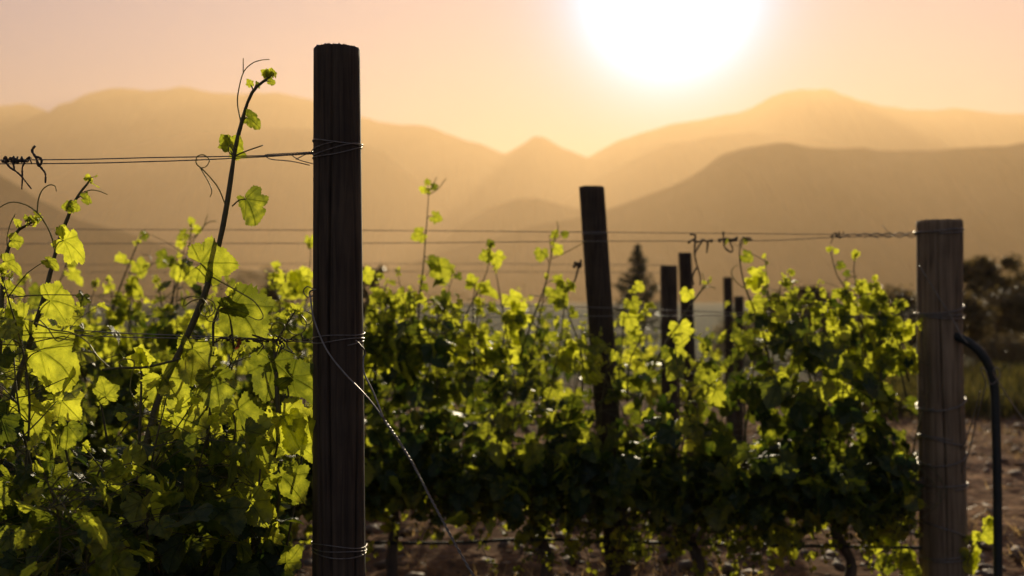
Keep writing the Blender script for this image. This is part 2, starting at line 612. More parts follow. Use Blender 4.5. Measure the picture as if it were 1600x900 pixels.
def put_leaf(mb, lod, base, n, t, size, rnd, which=None):
    n = unit(n)
    t = np.asarray(t, float)
    t = unit(t - n * (t @ n))
    u = np.cross(t, n)
    pr = PROTO[lod]
    v, fs, xy = pr[int(rng.integers(len(pr)))] if which is None else pr[which % len(pr)]
    w = base + size * (v[:, :1] * u + v[:, 1:2] * t + v[:, 2:] * n)
    at = np.empty((len(v), 3))
    at[:, :2] = xy
    at[:, 2] = rnd
    mb.add(w, fs, at)


# ---------------------------------------------------------------- vines
ROWDIR = unit([-1, .08, 0])
CARVE = []      # (a, b, radius): the air between the sun / the lens and the leaves that the photograph shows lit


def carved(p):
    for a, b, r in CARVE:
        ab = b - a
        k = min(1, max(0, (p - a) @ ab / (ab @ ab)))
        if np.linalg.norm(p - a - ab * k) < r:
            return True
    return False


def row_y(d, x0, x):
    return d + .08 * (x0 - x)


E1 = unit(np.cross(SUN, UP))
E2 = np.cross(E1, SUN)
NG = Noise2(77)


def gap(p, s):
    """the canopy is loose: narrow gaps between leaf clumps let the low sun through to the leaves on the near side"""
    for d, x0, cut in ((2.7, -.44, -.10), (5.2, 2.08, -.12), (7.75, 1.22, -.5), (10.3, 2.15, -.5)):
        off = p[1] - row_y(d, x0, p[0])
        if abs(off) < .9:
            q = p + UP * s * -.2
            a, b = q @ E1, q @ E2
            n = NG(np.array([a * 9.0 + 40]), np.array([b * 9.0 + 40]))[0] + .5 * NG(np.array([a * 21.0]), np.array([b * 21.0 + 7]))[0]
            up = min(1.0, max(0.0, (q[2] - 1.02) / .3))
            if n > .36 - (.04 if d < 3 else .20) * up and off > cut + .12 * math.sin(a * 31 + b * 17):
                return True
            if 4 < d < 6 and up < .6 and off > -.03:
                # thin far side low down, so that sparks of sun come through
                if NG(np.array([a * 13.0 + 5]), np.array([b * 13.0 + 70]))[0] + .8 * NG(np.array([a * 31.0 + 2]), np.array([b * 31.0 + 33]))[0] > .26:
                    return True
            if d < 6 and up < .5:
                # peepholes through the shaded near side
                m = NG(np.array([q[0] * 13.0 + 90]), np.array([q[2] * 13.0 + 11]))[0] + .5 * NG(np.array([q[0] * 29.0 + 3]), np.array([q[2] * 29.0 + 61]))[0]
                return off < (.10 if d < 3 else .17) and m > .40
            return False
    return False


class Vine:
    def __init__(self, base, label, group, lod, name='grape_vine'):
        self.o = np.array(base, float)
        self.root = empty(name, base)
        tag(self.root, label, 'vine', group)
        self.lod = lod

    def clear(self, ppx, s):
        return ppx > 1440 - s / 5.2 * F * .6

    def trunk(self, zc, width):
        mb = MB()
        b = self.o
        lean = rng.standard_normal(2) * .04
        pts = [b + [0, 0, -.03], b + [lean[0], lean[1], .15], b + [-lean[0] * .5, 0, .32], b + [0, 0, zc]]
        p = spline(pts, 14)
        r = np.linspace(.032, .024, 14) * (1 + .12 * rng.standard_normal(14))
        tube(mb, p, r, 9)
        mb.build('trunk', BARK, self.root, self.o)
        mb = MB()
        c = b + [0, 0, zc]
        n = 22
        q = [c + ROWDIR * s * width * .52 + np.array([0, rng.normal() * .012, .02 * rng.normal() + .01]) for s in np.linspace(-1, 1, 9)]
        q[0][2] += .03
        p = spline(q, n)
        tube(mb, p, .016 * (1 + .18 * rng.standard_normal(n)), 8)
        mb.build('cordon', BARK, self.root, self.o)

    def shoot(self, pts, r0=.0045, r1=.0012, nodes=None, leafs=True, dens=1.0, size=.12, young=.3, start=.05, carve=True):
        """one green shoot through pts with its petioles and a foliage sub-part"""
        L = np.linalg.norm(np.diff(np.asarray(pts), axis=0), axis=1).sum()
        n = max(6, int(L / .05))
        p = spline(pts, n)
        ms, ml = MB(), MB()
        rad = np.linspace(r0, r1, n)
        nn = max(3, int(L / .068)) if nodes is None else nodes
        ts = np.linspace(start, .985, nn)
        sides = 7 if self.lod >= 3 else 5
        if self.lod >= 2:
            for k in ts:
                i = min(n - 1, int(k * (n - 1)))
                rad[i] *= 1.22
        tube(ms, p, rad, sides)
        have = False
        for k_i, k in enumerate(ts if leafs else []):
            i = min(n - 2, int(k * (n - 1)))
            a = p[i] + (p[i + 1] - p[i]) * (k * (n - 1) - i)
            side = 1 if k_i % 2 else -1
            many = 1 + rng.poisson(4.0 * dens * (1 - k) ** .6 * (.42 + .58 * min(1, k / .4)))
            for q in range(int(many)):
                ang = rng.normal(0, .9) + (PI / 2 if side > 0 else -PI / 2) if q == 0 else rng.uniform(0, 2 * PI)
                o = np.array([math.cos(ang), math.sin(ang) * .8, 0])
                grow = 1 - max(0, (k - .62) / .38) * .78
                s = size * grow * rng.uniform(.5, 1.15) * (1 if q == 0 else rng.uniform(.5, .95))
                ext = (.55 + .35 * rng.random()) * s + (0 if q == 0 else rng.uniform(.03, .22))
                e = a + o * ext + UP * ext * rng.uniform(-.25, .6)
                ppx = 800 + e[0] / e[1] * F
                if (self.lod == 3 and ppx > 470 - s / 2.7 * F * .5) or (self.lod == 2 and self.clear(ppx, s)):
                    continue
                if gap(e, s):
                    continue
                if carve and carved(e + o * s * .3 - UP * s * .2):
                    continue
                if self.lod >= 1:
                    m = (a + e) / 2 + UP * .25 * ext * rng.uniform(0, .6)
                    tube(ms, spline([a, m, e], 5 if self.lod > 1 else 3), np.linspace(.0016, .0010, 5 if self.lod > 1 else 3), 4 if self.lod > 1 else 3, cap=False)
                nrm = o * rng.uniform(.1, .9) + UP * rng.uniform(.0, .75) + SUN * rng.uniform(-.2, .5) + rng.standard_normal(3) * .55
                tip = o * rng.uniform(.2, .9) - UP * rng.uniform(.35, 1.1) + rng.standard_normal(3) * .35
                put_leaf(ml, self.lod, e, nrm, tip, s, min(1, max(0, rng.normal(.34, .22) + young * k ** 2)))
                have = True
        # soft growing tip: a few folded tiny leaves
        if self.lod >= 2:
            for q in range(5):
                o = unit(rng.standard_normal(3) + [0, 0, .6])
                e = p[-1] + o * .008 - (p[-1] - p[-3]) * .25 * q / 5 * 2
                put_leaf(ml, min(2, self.lod), e, rng.standard_normal(3), o + UP * .7, rng.uniform(.014, .026), .8)
                have = True
        sh = ms.build('shoot', SHOOT, self.root, self.o)
        if have:
            ml.build('foliage', LEAF if self.lod >= 2 else LEAF_FAR, sh, self.o)
        return sh

    def leaf(self, parent, node, base, n, t, size, rnd=.6, which=None, mt=None):
        """one leaf of its own with its petiole, as a sub-part of a shoot"""
        mb = MB()
        put_leaf(mb, 3 if self.lod >= 3 else 2, np.asarray(base, float), n, t, size, rnd, which)
        lf = mb.build('leaf', mt or LEAF, parent, self.o)
        if node is not None:
            mb = MB()
            node, base = np.asarray(node, float), np.asarray(base, float)
            m = (node + base) / 2 + UP * .12 * np.linalg.norm(base - node)
            tube(mb, spline([node, m, base], 7), np.linspace(.0021, .0014, 7), 6)
            mb.build('petiole', SHOOT, parent, self.o)
        return lf

    def tendril(self, parent, pts, r0=.0014, r1=.0007, mt=None):
        r0, r1 = r0 * 1.3, r1 * 1.6
        mb = MB()
        n = max(12, len(pts) * 6)
        tube(mb, spline(pts, n), np.linspace(r0, r1, n), 6)
        mb.build('tendril', mt or TENDRIL, parent, self.o)

    def fill(self, x0, x1, zc, n, top, d0, xe, dens=1.0, size=.12, spread=.10, low=0):
        for x in np.linspace(x0, x1, n, endpoint=False) + (x1 - x0) / n * .5:
            x = x + rng.normal() * .02
            y = row_y(d0, xe, x)
            zt = top(x) - .04 + rng.normal() * .09 + (rng.uniform(.1, .3) if rng.random() < .25 and not 880 < 800 + x / y * F < 1195 else 0)
            a = np.array([x, y, zc + .01])
            dx, dy = rng.normal() * .07, rng.normal() * spread
            pts = [a, a + [dx * .3, dy * .8, (zt - zc) * .35], a + [dx + rng.normal() * .03, dy + rng.normal() * .04, (zt - zc) * .7],
                   a + [dx * 1.8 + rng.normal() * .05, dy * 1.1 + rng.normal() * .06, zt - zc]]
            self.shoot(pts, dens=dens, size=size)
            for _q in range(rng.poisson(low)):
                # a lateral that falls outwards and hangs below the cordon
                sd = rng.choice([-1, 1])
                self.shoot([a + UP * .1, a + [rng.normal() * .06, sd * .14, .16], a + [rng.normal() * .1, sd * .24, .02], a + [rng.normal() * .12, sd * .27, -.36 * rng.random() - .02]], dens=dens * .8, size=size, r0=.0035, start=.5)


def T(px, py, s=.0):
    """a point in the first row's plane (s metres nearer the lens)"""
    x = (px - 800) / F * 2.7
    d = 2.7 + .08 * (-.44 - x) - s
    return P(px, py, d)


def T2(px, py, s=.0):
    x = (px - 800) / F * 5.2
    d = 5.2 + .08 * (2.08 - x) - s
    return P(px, py, d)


# lit leaves of the first row: pixel, size in px, tip angle in the picture (0 = right, 90 = down), forward tilt, shade of green
HERO = [(62, 548, 92, 25, .3, .60), (88, 452, 58, 15, .2, .75), (60, 690, 88, 35, .3, .55), (20, 470, 62, 80, .3, .6), (25, 630, 66, 60, .4, .5),
        (270, 650, 80, 70, .2, .70), (372, 640, 88, 75, .2, .55), (440, 650, 66, 60, .1, .72), (365, 475, 80, 60, .5, .5), (300, 545, 60, 95, .3, .6),
        (255, 590, 58, 60, .3, .65), (392, 700, 62, 100, .3, .55), (455, 590, 62, 40, .8, .45), (335, 590, 55, 80, .4, .5), (425, 565, 64, 100, .5, .45),
        (165, 620, 34, 260, .1, .6), (470, 700, 58, 290, .2, .65), (215, 745, 48, 60, .4, .7), (320, 790, 52, 100, .2, .65), (20, 760, 55, 60, .3, .55),
        (150, 790, 44, 40, .3, .5), (440, 745, 58, 60, .5, .55), (360, 830, 55, 75, .3, .7), (105, 665, 40, 100, .4, .5), (240, 830, 60, 80, .3, .62), (90, 840, 50, 60, .3, .6)]
for px, py, sz, *_ in HERO[:9]:
    c = T(px, py, .02)
    s = sz / 617
    CARVE.append((c + SUN * .03, c + SUN * .62, s * .45))
    CARVE.append((c - unit(c - [0, 0, H]) * .03, c - unit(c - [0, 0, H]) * .42, s * .5))
# open window between the left vines, through which the shaded second row shows
for px, py in ((160, 590), (185, 630), (200, 580), (130, 640), (215, 690), (160, 680), (240, 560)):
    c = T(px, py)
    CARVE.append((c - [0, .4, 0], c + [0, .4, 0], .045))

G1 = 'vines of the first row'
row1 = []
zc = .5
for i, (x, lab) in enumerate([(-.80, 'leafy grape vine with a tall shoot rising beside the thick dark post'),
                              (-1.38, 'leafy grape vine at the left end of the near row, with curling tendrils'),
                              (-2.0, 'grape vine of the near row cut off by the left edge')]):
    v = Vine((x, row_y(2.7, -.44, x), 0), lab, G1, 3)
    v.trunk(zc, .6)
    row1.append(v)


def top1(x):
    px = 800 + x / 2.72 * F
    y = np.interp(px, [-600, 0, 60, 120, 160, 250, 330, 480, 520], [520, 560, 560, 640, 660, 600, 560, 575, 620])
    return H + (HY - y) / 617


for v_, a_, b_ in ((row1[0], -1.1, -.6), (row1[1], -1.7, -1.1), (row1[2], -2.3, -1.7)):
    v_.fill(a_, b_, zc, 7, lambda X: 1.06, 2.7, -.44, dens=3.0, size=.115, spread=.22)
row1[0].fill(-1.06, -.58, zc, 8, top1, 2.7, -.44, dens=2.6, size=.108, spread=.20, low=.6)
row1[1].fill(-1.66, -1.06, zc, 8, top1, 2.7, -.44, dens=2.6, size=.108, spread=.20, low=.6)
row1[2].fill(-2.3, -1.66, zc, 7, top1, 2.7, -.44, dens=1.0, size=.125, spread=.11)

# the tall shoot beside the post
va = row1[0]
A = [T(240, 650), T(262, 590), T(290, 530), T(318, 465, .01), T(338, 400, .02), T(352, 335, .02), T(362, 270, .02), T(368, 230, .02), T(378, 190, .02), T(390, 152, .03), T(404, 133, .03), T(424, 119, .03)]
sa = va.shoot([T(215, 760)] + A, r0=.0088, r1=.0026, leafs=False)
SP = unit([.1, 1, .2])     # leaf faces turned broadly to the sun and the lens


def pic(a):
    a = math.radians(a)
    return np.array([math.cos(a), 0, -math.sin(a)])


va.leaf(sa, T(363, 322, .02), T(384, 311, .04), [.45, 1, .1], pic(58), .088, .52, 2)
va.leaf(sa, T(330, 428, .02), T(313, 412, .05), [-.2, 1, .35], pic(-2), .108, .62, 5)
va.leaf(sa, T(328, 436, .02), T(303, 400, .0), [.9, .2, .4], pic(-110), .035, .4, 3)
va.leaf(sa, T(364, 246, .02), T(360, 236, .0), [.25, 1, .2], pic(-40), .062, .62, 7)
va.leaf(sa, T(366, 240, .02), T(358, 228, .0), [-.4, 1, .1], pic(-130), .040, .55, 4)
va.leaf(sa, T(378, 192, .02), T(386, 183, .02), [.3, 1, .9], pic(42), .048, .5, 9)
va.leaf(sa, T(396, 143, .03), T(392, 133, .03), [.2, 1, .1], pic(-115), .019, .7, 1)
va.leaf(sa, T(397, 142, .03), T(400, 132, .03), [.6, .6, .6], pic(20), .018, .5, 2)
va.leaf(sa, T(412, 128, .03), T(420, 127, .03), [.3, .8, .6], pic(10), .022, .6, 3)
va.leaf(sa, T(418, 122, .03), T(416, 116, .03), [.3, 1, .2], pic(-135), .018, .7, 6)
va.leaf(sa, T(424, 119, .03), T(424, 118, .03), [.8, .5, .2], pic(-60), .020, .4, 8)
va.tendril(sa, [T(376, 190, .02), T(371, 160, .02), T(374, 135, .02), T(381, 112, .02), T(394, 99, .02), T(408, 94, .01), T(421, 93, .0)])
va.tendril(sa, [T(380, 114, .02), T(380, 102, .02), T(380, 91, .02)], .0011)
va.tendril(sa, [T(353, 322, .02), T(340, 292, .04), T(318, 266, .05), T(307, 256, .05), T(308, 245, .05), T(318, 242, .04), T(327, 250, .04), T(322, 260, .06), T(312, 263, .06)])
va.tendril(sa, [T(314, 264, .05), T(325, 283, .05), T(331, 298, .05), T(328, 308, .05)], .0012)
va.tendril(sa, [T(366, 245, .02), T(358, 238, .05), T(357, 230, .06), T(362, 226, .05), T(369, 232, .03)])
va.tendril(sa, [T(366, 244, .02), T(385, 236, .03), T(411, 227, .03)], .0016, .001, SHOOT)
va.tendril(sa, [T(330, 432, .02), T(350, 443, .05), T(375, 457, .05), T(398, 472, .04), T(411, 493, .04), T(404, 500, .06), T(388, 494, .07)], .0017)
va.tendril(sa, [T(318, 466, .02), T(300, 470, .05), T(288, 478, .05), T(290, 466, .06), T(305, 463, .05), T(320, 470, .04), T(328, 490, .03), T(322, 500, .03)])

# short shoot with curls close to the post, and the cane beside it
sb = va.shoot([T(437, 690), T(434, 640), T(432, 590), T(430, 545), T(427, 528)], r0=.0055, r1=.0045, leafs=False)
sc_ = va.shoot([T(425, 545), T(440, 520), T(452, 500), T(463, 484)], r0=.003, r1=.0014, leafs=False)
va.leaf(sc_, T(450, 503), T(446, 498, .02), [.4, .7, .8], pic(-150), .035, .6, 2)
va.leaf(sc_, T(462, 486), T(462, 484, .02), [.4, .7, .3], pic(-100), .022, .75, 4)
va.leaf(sb, T(436, 655), T(452, 648, .02), SP, pic(70), .05, .7, 4)
for cx, cy, r in ((436, 515, 14), (462, 508, 18), (478, 498, 12), (330, 492, 13), (322, 482, 16)):
    a0 = rng.uniform(0, 6)
    va.tendril(sc_, [T(cx + r * math.cos(a0 + k * .8) * (1 - k * .06), cy + r * math.sin(a0 + k * .8) * (1 - k * .05), .03 + .006 * k) for k in range(8)], .0013)
s_ = va.shoot([T(216, 720), T(219, 660), T(221, 600), T(221, 565)], r0=.004, r1=.0025, leafs=False)
for bx, by, a, sz in ((221, 562, -60, 34), (222, 566, 20, 30), (219, 568, -140, 26), (223, 556, -100, 20)):
    va.leaf(s_, T(221, 570), T(bx, by, .02), [rng.normal() * .4, 1, .4], pic(a), sz / 617, .8)
va.tendril(s_, [T(160, 578, .03), T(190, 575, .03), T(225, 574, .03), T(262, 566, .03), T(282, 560, .03)], .0028, .002, SHOOT)
va.tendril(s_, [T(190, 574, .04), T(186, 566, .05), T(196, 561, .06), T(210, 566, .05), T(205, 590, .04), T(204, 612, .04), T(216, 628, .02)])
s_ = va.shoot([T(322, 700), T(330, 630), T(333, 560), T(334, 500), T(350, 470), T(374, 452)], r0=.004, r1=.002, leafs=False)
va.leaf(s_, T(340, 488), T(352, 482, .03), [.1, .6, .8], pic(10), .07, .45, 3)

# left group of shoots
vb = row1[1]
s_ = vb.shoot([T(-8, 740), T(8, 670), T(22, 612), T(40, 560), T(56, 505), T(70, 462), T(80, 420), T(90, 384), T(104, 345), T(116, 316), T(126, 300), T(136, 288), T(141, 281)], r0=.008, r1=.0018, leafs=False)
for node, b, n, a, sz, w in (((91, 385), (99, 376), (.2, 1, .6), 30, 56, 1), ((91, 384), (96, 366), (-.3, 1, .3), -70, 20, 2), ((113, 322), (110, 323), (.2, 1, .3), 170, 18, 3),
                             ((113, 322), (110, 322), (-.2, 1, .3), 20, 19, 4), ((122, 309), (130, 310), (.2, 1, .6), 10, 20, 5), ((60, 500), (78, 470), (.1, 1, .3), 5, 62, 6),
                             ((34, 575), (62, 548), (.1, 1, .25), 35, 92, 7), ((48, 525), (36, 500), (.3, 1, .3), 160, 58, 8), ((14, 650), (28, 632), (.1, 1, .4), 60, 64, 9)):
    vb.leaf(s_, T(*node), T(*b, .03), n, pic(a), sz / 617, rng.uniform(.5, .8), w)
vb.tendril(s_, [T(86, 392), T(80, 368, .01), T(70, 348, .02), T(58, 332, .03), T(40, 320, .04), T(18, 316, .04), T(0, 324, .04), T(-14, 340, .03)], .0019)
vb.tendril(s_, [T(58, 332, .03), T(60, 312, .03), T(66, 297, .03), T(77, 289, .03), T(86, 291, .03), T(88, 299, .03)], .0016)
vb.tendril(s_, [T(131, 300), T(143, 297), T(156, 299), T(168, 304)], .0013)
vb.tendril(s_, [T(56, 505, .02), T(82, 515, .05), T(112, 520, .05), T(136, 534, .05), T(152, 556, .05), T(170, 573, .04)], .0018)
vb.tendril(s_, [T(62, 500, .02), T(74, 512, .05), T(88, 532, .05), T(100, 530, .06), T(108, 524, .05)])
s_ = vb.shoot([T(-10, 620), T(0, 540), T(3, 470), T(6, 420), T(14, 382), T(27, 361), T(42, 352), T(57, 343)], r0=.0065, r1=.002, leafs=False)
for node, b, n, a, sz in (((12, 386), (18, 376), (.2, 1, .3), 5, 26), ((5, 430), (8, 410), (.2, .8, .8), 30, 36), ((30, 359), (28, 352), (.3, 1, .3), -100, 14), ((44, 351), (42, 344), (.3, 1, .3), -90, 12),
                          ((50, 347), (48, 343), (.3, 1, .4), -40, 12), ((3, 470), (12, 452), (.2, .7, .8), 15, 34), ((2, 500), (10, 500), (.2, 1, .3), 60, 55)):
    vb.leaf(s_, T(*node), T(*b, .02), n, pic(a), sz / 617, rng.uniform(.5, .8))
vb.tendril(s_, [T(12, 388), T(11, 372), T(16, 350), T(24, 334)], .0013)
vb.tendril(s_, [T(44, 351), T(52, 352), T(60, 342)], .0012)

# the other lit leaves, each on its own petiole
for i, (px, py, sz, a, tilt, rd) in enumerate(HERO[5:]):
    v = va if px > 160 else vb
    s_ = v.shoot([T(px - 6 + rng.normal() * 8, py + 70, -.02), T(px - 4, py + 30, -.01), T(px - 8, py + 6, 0)], r0=.003, r1=.0018, leafs=False)
    v.leaf(s_, T(px - 8, py + 6), T(px, py, .02), [rng.normal() * .3, 1, tilt + rng.normal() * .15], pic(a), sz / 617 * 1.12, rd)

# ------------------------------------------------ second row
G2 = 'vines of the second row'
CARVE.clear()


def top2(x):
    px = 800 + x / 5.3 * F
    y = np.interp(px, [-300, 0, 200, 300, 420, 520, 600, 700, 800, 900, 960, 1020, 1100, 1200, 1300, 1400, 1440], [500, 500, 500, 480, 490, 490, 480, 490, 500, 535, 540, 505, 520, 505, 480, 485, 520])
    return H + (HY - y) / 318 - .03


row2 = []
x = 2.08 - .46
labs = ['rightmost vine of the second row, its bright leaves touching the weathered grey post', 'vine under the dried tendrils that hang from the second wire pair',
        'vine whose leaves hide the foot of the leaning post', 'vine with two crossed shoots just left of the leaning post', 'vine with the tall thin shoot right of the thick dark post',
        'blurred vine standing behind the thick dark post', 'blurred vine whose tips rise behind the tall near shoot', 'blurred vine behind the left group of near shoots']
k = 0
while x > -3.7:
    lab = labs[k] if k < len(labs) else 'blurred vine of the second row at the left edge'
    v = Vine((x, row_y(5.2, 2.08, x), 0), lab, G2, 2)
    v.trunk(.52, .74)
    v.fill(x - .37, x + .37, .5, 8, top2, 5.2, 2.08, dens=2.15, size=.13, spread=.22, low=7.0 if x > .1 else 3.2)
    row2.append(v)
    x -= .74
    k += 1
    if k >= 8:
        break


def near2(px):
    X = (px - 800) / F * 5.3
    return min(row2, key=lambda v: abs(v.o[0] - X))


def shoot2(pts, leaves, r0=.005, r1=.0016, tend=(), s=.0):
    v = near2(pts[0][0])
    sh = v.shoot([T2(x, y, s) for x, y in pts], r0=r0, r1=r1, leafs=False)
    for node, b, n, a, sz in leaves:
        v.leaf(sh, T2(*node, s), T2(*b, s + .02), n, pic(a), sz / 318 * .88, rng.uniform(.4, .85))
    for t in tend:
        v.tendril(sh, [T2(x, y, s + .01) for x, y in t], .0022, .0013)


S = (.2, 1, .2)
shoot2([(636, 620), (648, 545), (656, 470), (661, 420), (665, 370), (668, 330), (670, 297)],
       [((668, 340), (677, 338), S, 20, 22), ((665, 365), (660, 365), S, 155, 25), ((669, 305), (664, 298), S, -150, 14), ((670, 300), (676, 292), S, -10, 14), ((670, 298), (668, 287), S, -90, 12),
        ((660, 440), (684, 415), S, 70, 44), ((662, 400), (672, 408), (.4, .6, .6), 40, 34), ((655, 480), (640, 470), S, 150, 34)], tend=[[(670, 304), (684, 295), (697, 279)], [(670, 300), (676, 290), (682, 277)]])
shoot2([(703, 560), (724, 500), (747, 455), (762, 420), (768, 384)], [((765, 405), (774, 398), S, 80, 30), ((766, 400), (764, 398), S, 160, 24), ((768, 385), (768, 383), S, -120, 15), ((745, 460), (738, 442), S, -100, 22),
                                                                   ((740, 470), (752, 455), (.3, .6, .8), 0, 40)], r0=.004)
shoot2([(797, 560), (790, 510), (781, 460), (772, 412)], [((786, 480), (796, 462), (.3, .8, .4), 60, 36), ((790, 510), (800, 500), S, 70, 40)], r0=.004)
shoot2([(812, 560), (832, 500), (852, 445), (860, 405), (866, 372)], [((858, 410), (846, 392), S, 100, 24), ((862, 392), (868, 388), S, 40, 20), ((866, 372), (866, 368), S, -60, 14), ((864, 378), (880, 368), S, -30, 14),
                                                                    ((852, 445), (866, 438), (.3, .7, .9), 30, 26)], tend=[[(861, 405), (880, 396), (900, 386), (916, 376)], [(862, 400), (860, 380), (858, 366)], [(866, 374), (872, 358), (870, 345)]])
shoot2([(818, 600), (838, 520), (848, 470), (855, 430)], [((846, 478), (868, 452), (.5, 1, .1), 55, 46), ((840, 515), (820, 490), (.3, .8, .5), 150, 50)], r0=.004)
shoot2([(1205, 580), (1192, 520), (1176, 478), (1164, 448), (1157, 415), (1156, 388), (1166, 373)],
       [((1163, 446), (1174, 432), S, 15, 36), ((1165, 450), (1176, 438), S, 65, 28), ((1157, 408), (1162, 399), S, 30, 22), ((1176, 480), (1178, 472), S, 50, 36), ((1185, 505), (1200, 520), S, 60, 34)],
       tend=[[(1163, 450), (1150, 440), (1143, 428), (1146, 418), (1153, 414)]], r1=.0022)
shoot2([(1010, 600), (1035, 545), (1060, 505), (1085, 468), (1110, 436)], [((1065, 500), (1062, 510), S, 80, 40), ((1085, 468), (1075, 455), S, 110, 24), ((1040, 540), (1052, 548), S, 80, 38)], r0=.006, r1=.003,
       tend=[[(1095, 455), (1100, 440), (1097, 425)], [(1100, 450), (1112, 448), (1118, 452)]])
shoot2([(968, 590), (972, 545), (974, 500), (982, 465), (990, 452)], [((990, 452), (994, 446), S, 30, 20), ((978, 480), (986, 470), S, 70, 30), ((974, 505), (982, 492), S, 70, 34)], r0=.003)
shoot2([(1352, 560), (1345, 498), (1328, 462), (1308, 430), (1300, 402), (1297, 388)], [((1303, 415), (1310, 414), S, 10, 16), ((1298, 396), (1304, 393), S, -20, 10), ((1345, 490), (1352, 478), S, 30, 30)], r0=.004,
       tend=[[(1316, 444), (1326, 434), (1340, 431)]])
shoot2([(1358, 540), (1349, 482), (1338, 446), (1334, 420), (1337, 398)], [((1337, 445), (1342, 448), S, 10, 26), ((1334, 425), (1326, 427), S, 170, 13), ((1337, 400), (1336, 398), S, -90, 12), ((1349, 480), (1356, 470), S, 60, 32)], r0=.0035)
shoot2([(1262, 560), (1260, 520), (1264, 488), (1265, 468)], [((1265, 470), (1265, 466), S, -60, 14), ((1264, 478), (1258, 470), S, -140, 12)], r0=.0025)
shoot2([(1320, 520), (1318, 490), (1316, 462)], [((1316, 470), (1318, 462), S, 0, 15), ((1318, 488), (1326, 480), S, 30, 26)], r0=.0025)
shoot2([(165, 520), (185, 455), (205, 405), (218, 372)], [((205, 405), (214, 412), S, 70, 34), ((200, 420), (196, 405), (.3, .6, .8), 160, 26), ((218, 373), (222, 368), S, 0, 18), ((190, 445), (205, 448), (.3, .8, .5), 10, 42)],
       tend=[[(200, 428), (222, 425), (236, 414), (233, 400), (222, 398)]])
shoot2([(255, 520), (272, 455), (286, 415), (296, 385), (299, 352)], [((297, 375), (290, 365), S, 150, 20), ((298, 362), (304, 358), S, 10, 18), ((299, 352), (299, 348), S, -90, 14), ((286, 415), (276, 410), S, 100, 34),
                                                                    ((280, 430), (292, 425), S, 60, 34), ((285, 420), (262, 400), (.2, .8, .6), 130, 34)], tend=[[(299, 372), (315, 360), (325, 335)], [(300, 378), (322, 350), (338, 345)]])
shoot2([(268, 500), (272, 440), (277, 395)], [((277, 397), (280, 384), S, -60, 18), ((274, 420), (284, 415), S, 60, 26)], r0=.003)
shoot2([(408, 510), (418, 460), (428, 430), (436, 418)], [((428, 430), (434, 428), S, 60, 24), ((436, 418), (434, 416), S, -150, 16)], r0=.003)
shoot2([(475, 520), (478, 470), (484, 420), (486, 376)], [((486, 380), (484, 372), S, 90, 22), ((480, 440), (466, 428), S, 70, 44), ((482, 430), (470, 440), S, 140, 50)], r0=.003)
shoot2([(60, 540), (80, 470), (100, 425), (108, 400)], [((100, 425), (108, 400), S, 40, 30), ((92, 440), (108, 425), (.3, .7, .6), 60, 40), ((80, 470), (62, 455), S, 120, 44)], r0=.004)
shoot2([(520, 540), (545, 470), (566, 430)], [((560, 440), (570, 425), S, 60, 28)], r0=.003)
# more upright canes standing clear of the leaf tops
for px, pyt in [(rng.uniform(20, 470) if q % 3 == 0 else (rng.uniform(580, 890) if q % 3 == 1 else rng.uniform(1205, 1425)), rng.uniform(425, 485)) for q in range(34)] + list(((588, 452), (612, 470), (690, 455), (735, 440), (806, 470), (884, 462), (1008, 478), (1228, 462), (1286, 452), (1372, 462), (1398, 470), (590, 430), (150, 440), (352, 430), (388, 452), (455, 448), (40, 430), (330, 455))):
    lean = rng.normal() * 22
    pts = [(px - lean, pyt + 150), (px - lean * .6 + rng.normal() * 4, pyt + 90), (px - lean * .2 + rng.normal() * 4, pyt + 40), (px + rng.normal() * 3, pyt)]
    lv = []
    for q in range(9):
        k = rng.uniform(.1, 1.0)
        i = k * 3
        a, b = pts[min(2, int(i))], pts[min(3, int(i) + 1)]
        n_ = (a[0] + (b[0] - a[0]) * (i - int(i)), a[1] + (b[1] - a[1]) * (i - int(i)))
        sz = 34 * (1.1 - .75 * k) * rng.uniform(.7, 1.2)
        sd = rng.choice([-1, 1])
        lv.append((n_, (n_[0] + sd * sz * .35, n_[1] - sz * .1), (rng.normal() * .5, rng.uniform(.3, 1), rng.uniform(0, .8)), 90 - sd * rng.uniform(20, 80), sz))
    shoot2(pts, lv, r0=.0045, r1=.0016, tend=[[pts[2], (pts[2][0] + rng.normal() * 12, pts[2][1] - 14), (pts[2][0] + rng.normal() * 20, pts[2][1] - 20)]] if rng.random() < .5 else ())
# tufts of leaf hanging below the second row
for px, py in ((845, 822), (600, 795), (720, 790), (1000, 845), (1060, 858), (1235, 840), (1180, 845), (1400, 850), (1385, 835), (1420, 875), (1405, 880)):
    v = near2(px)
    sh = v.shoot([T2(px - 3, py - 100), T2(px + 4, py - 45, .03), T2(px, py, .06)], r0=.003, r1=.0016, leafs=False)
    for q in range(4):
        b = T2(px + rng.normal() * 14, py + rng.normal() * 12, .05)
        v.leaf(sh, T2(px, py - 10, .05), b, [rng.normal() * .4, 1, rng.normal() * .3], pic(90 + rng.normal() * 60), rng.uniform(.05, .10), rng.uniform(.5, .8))
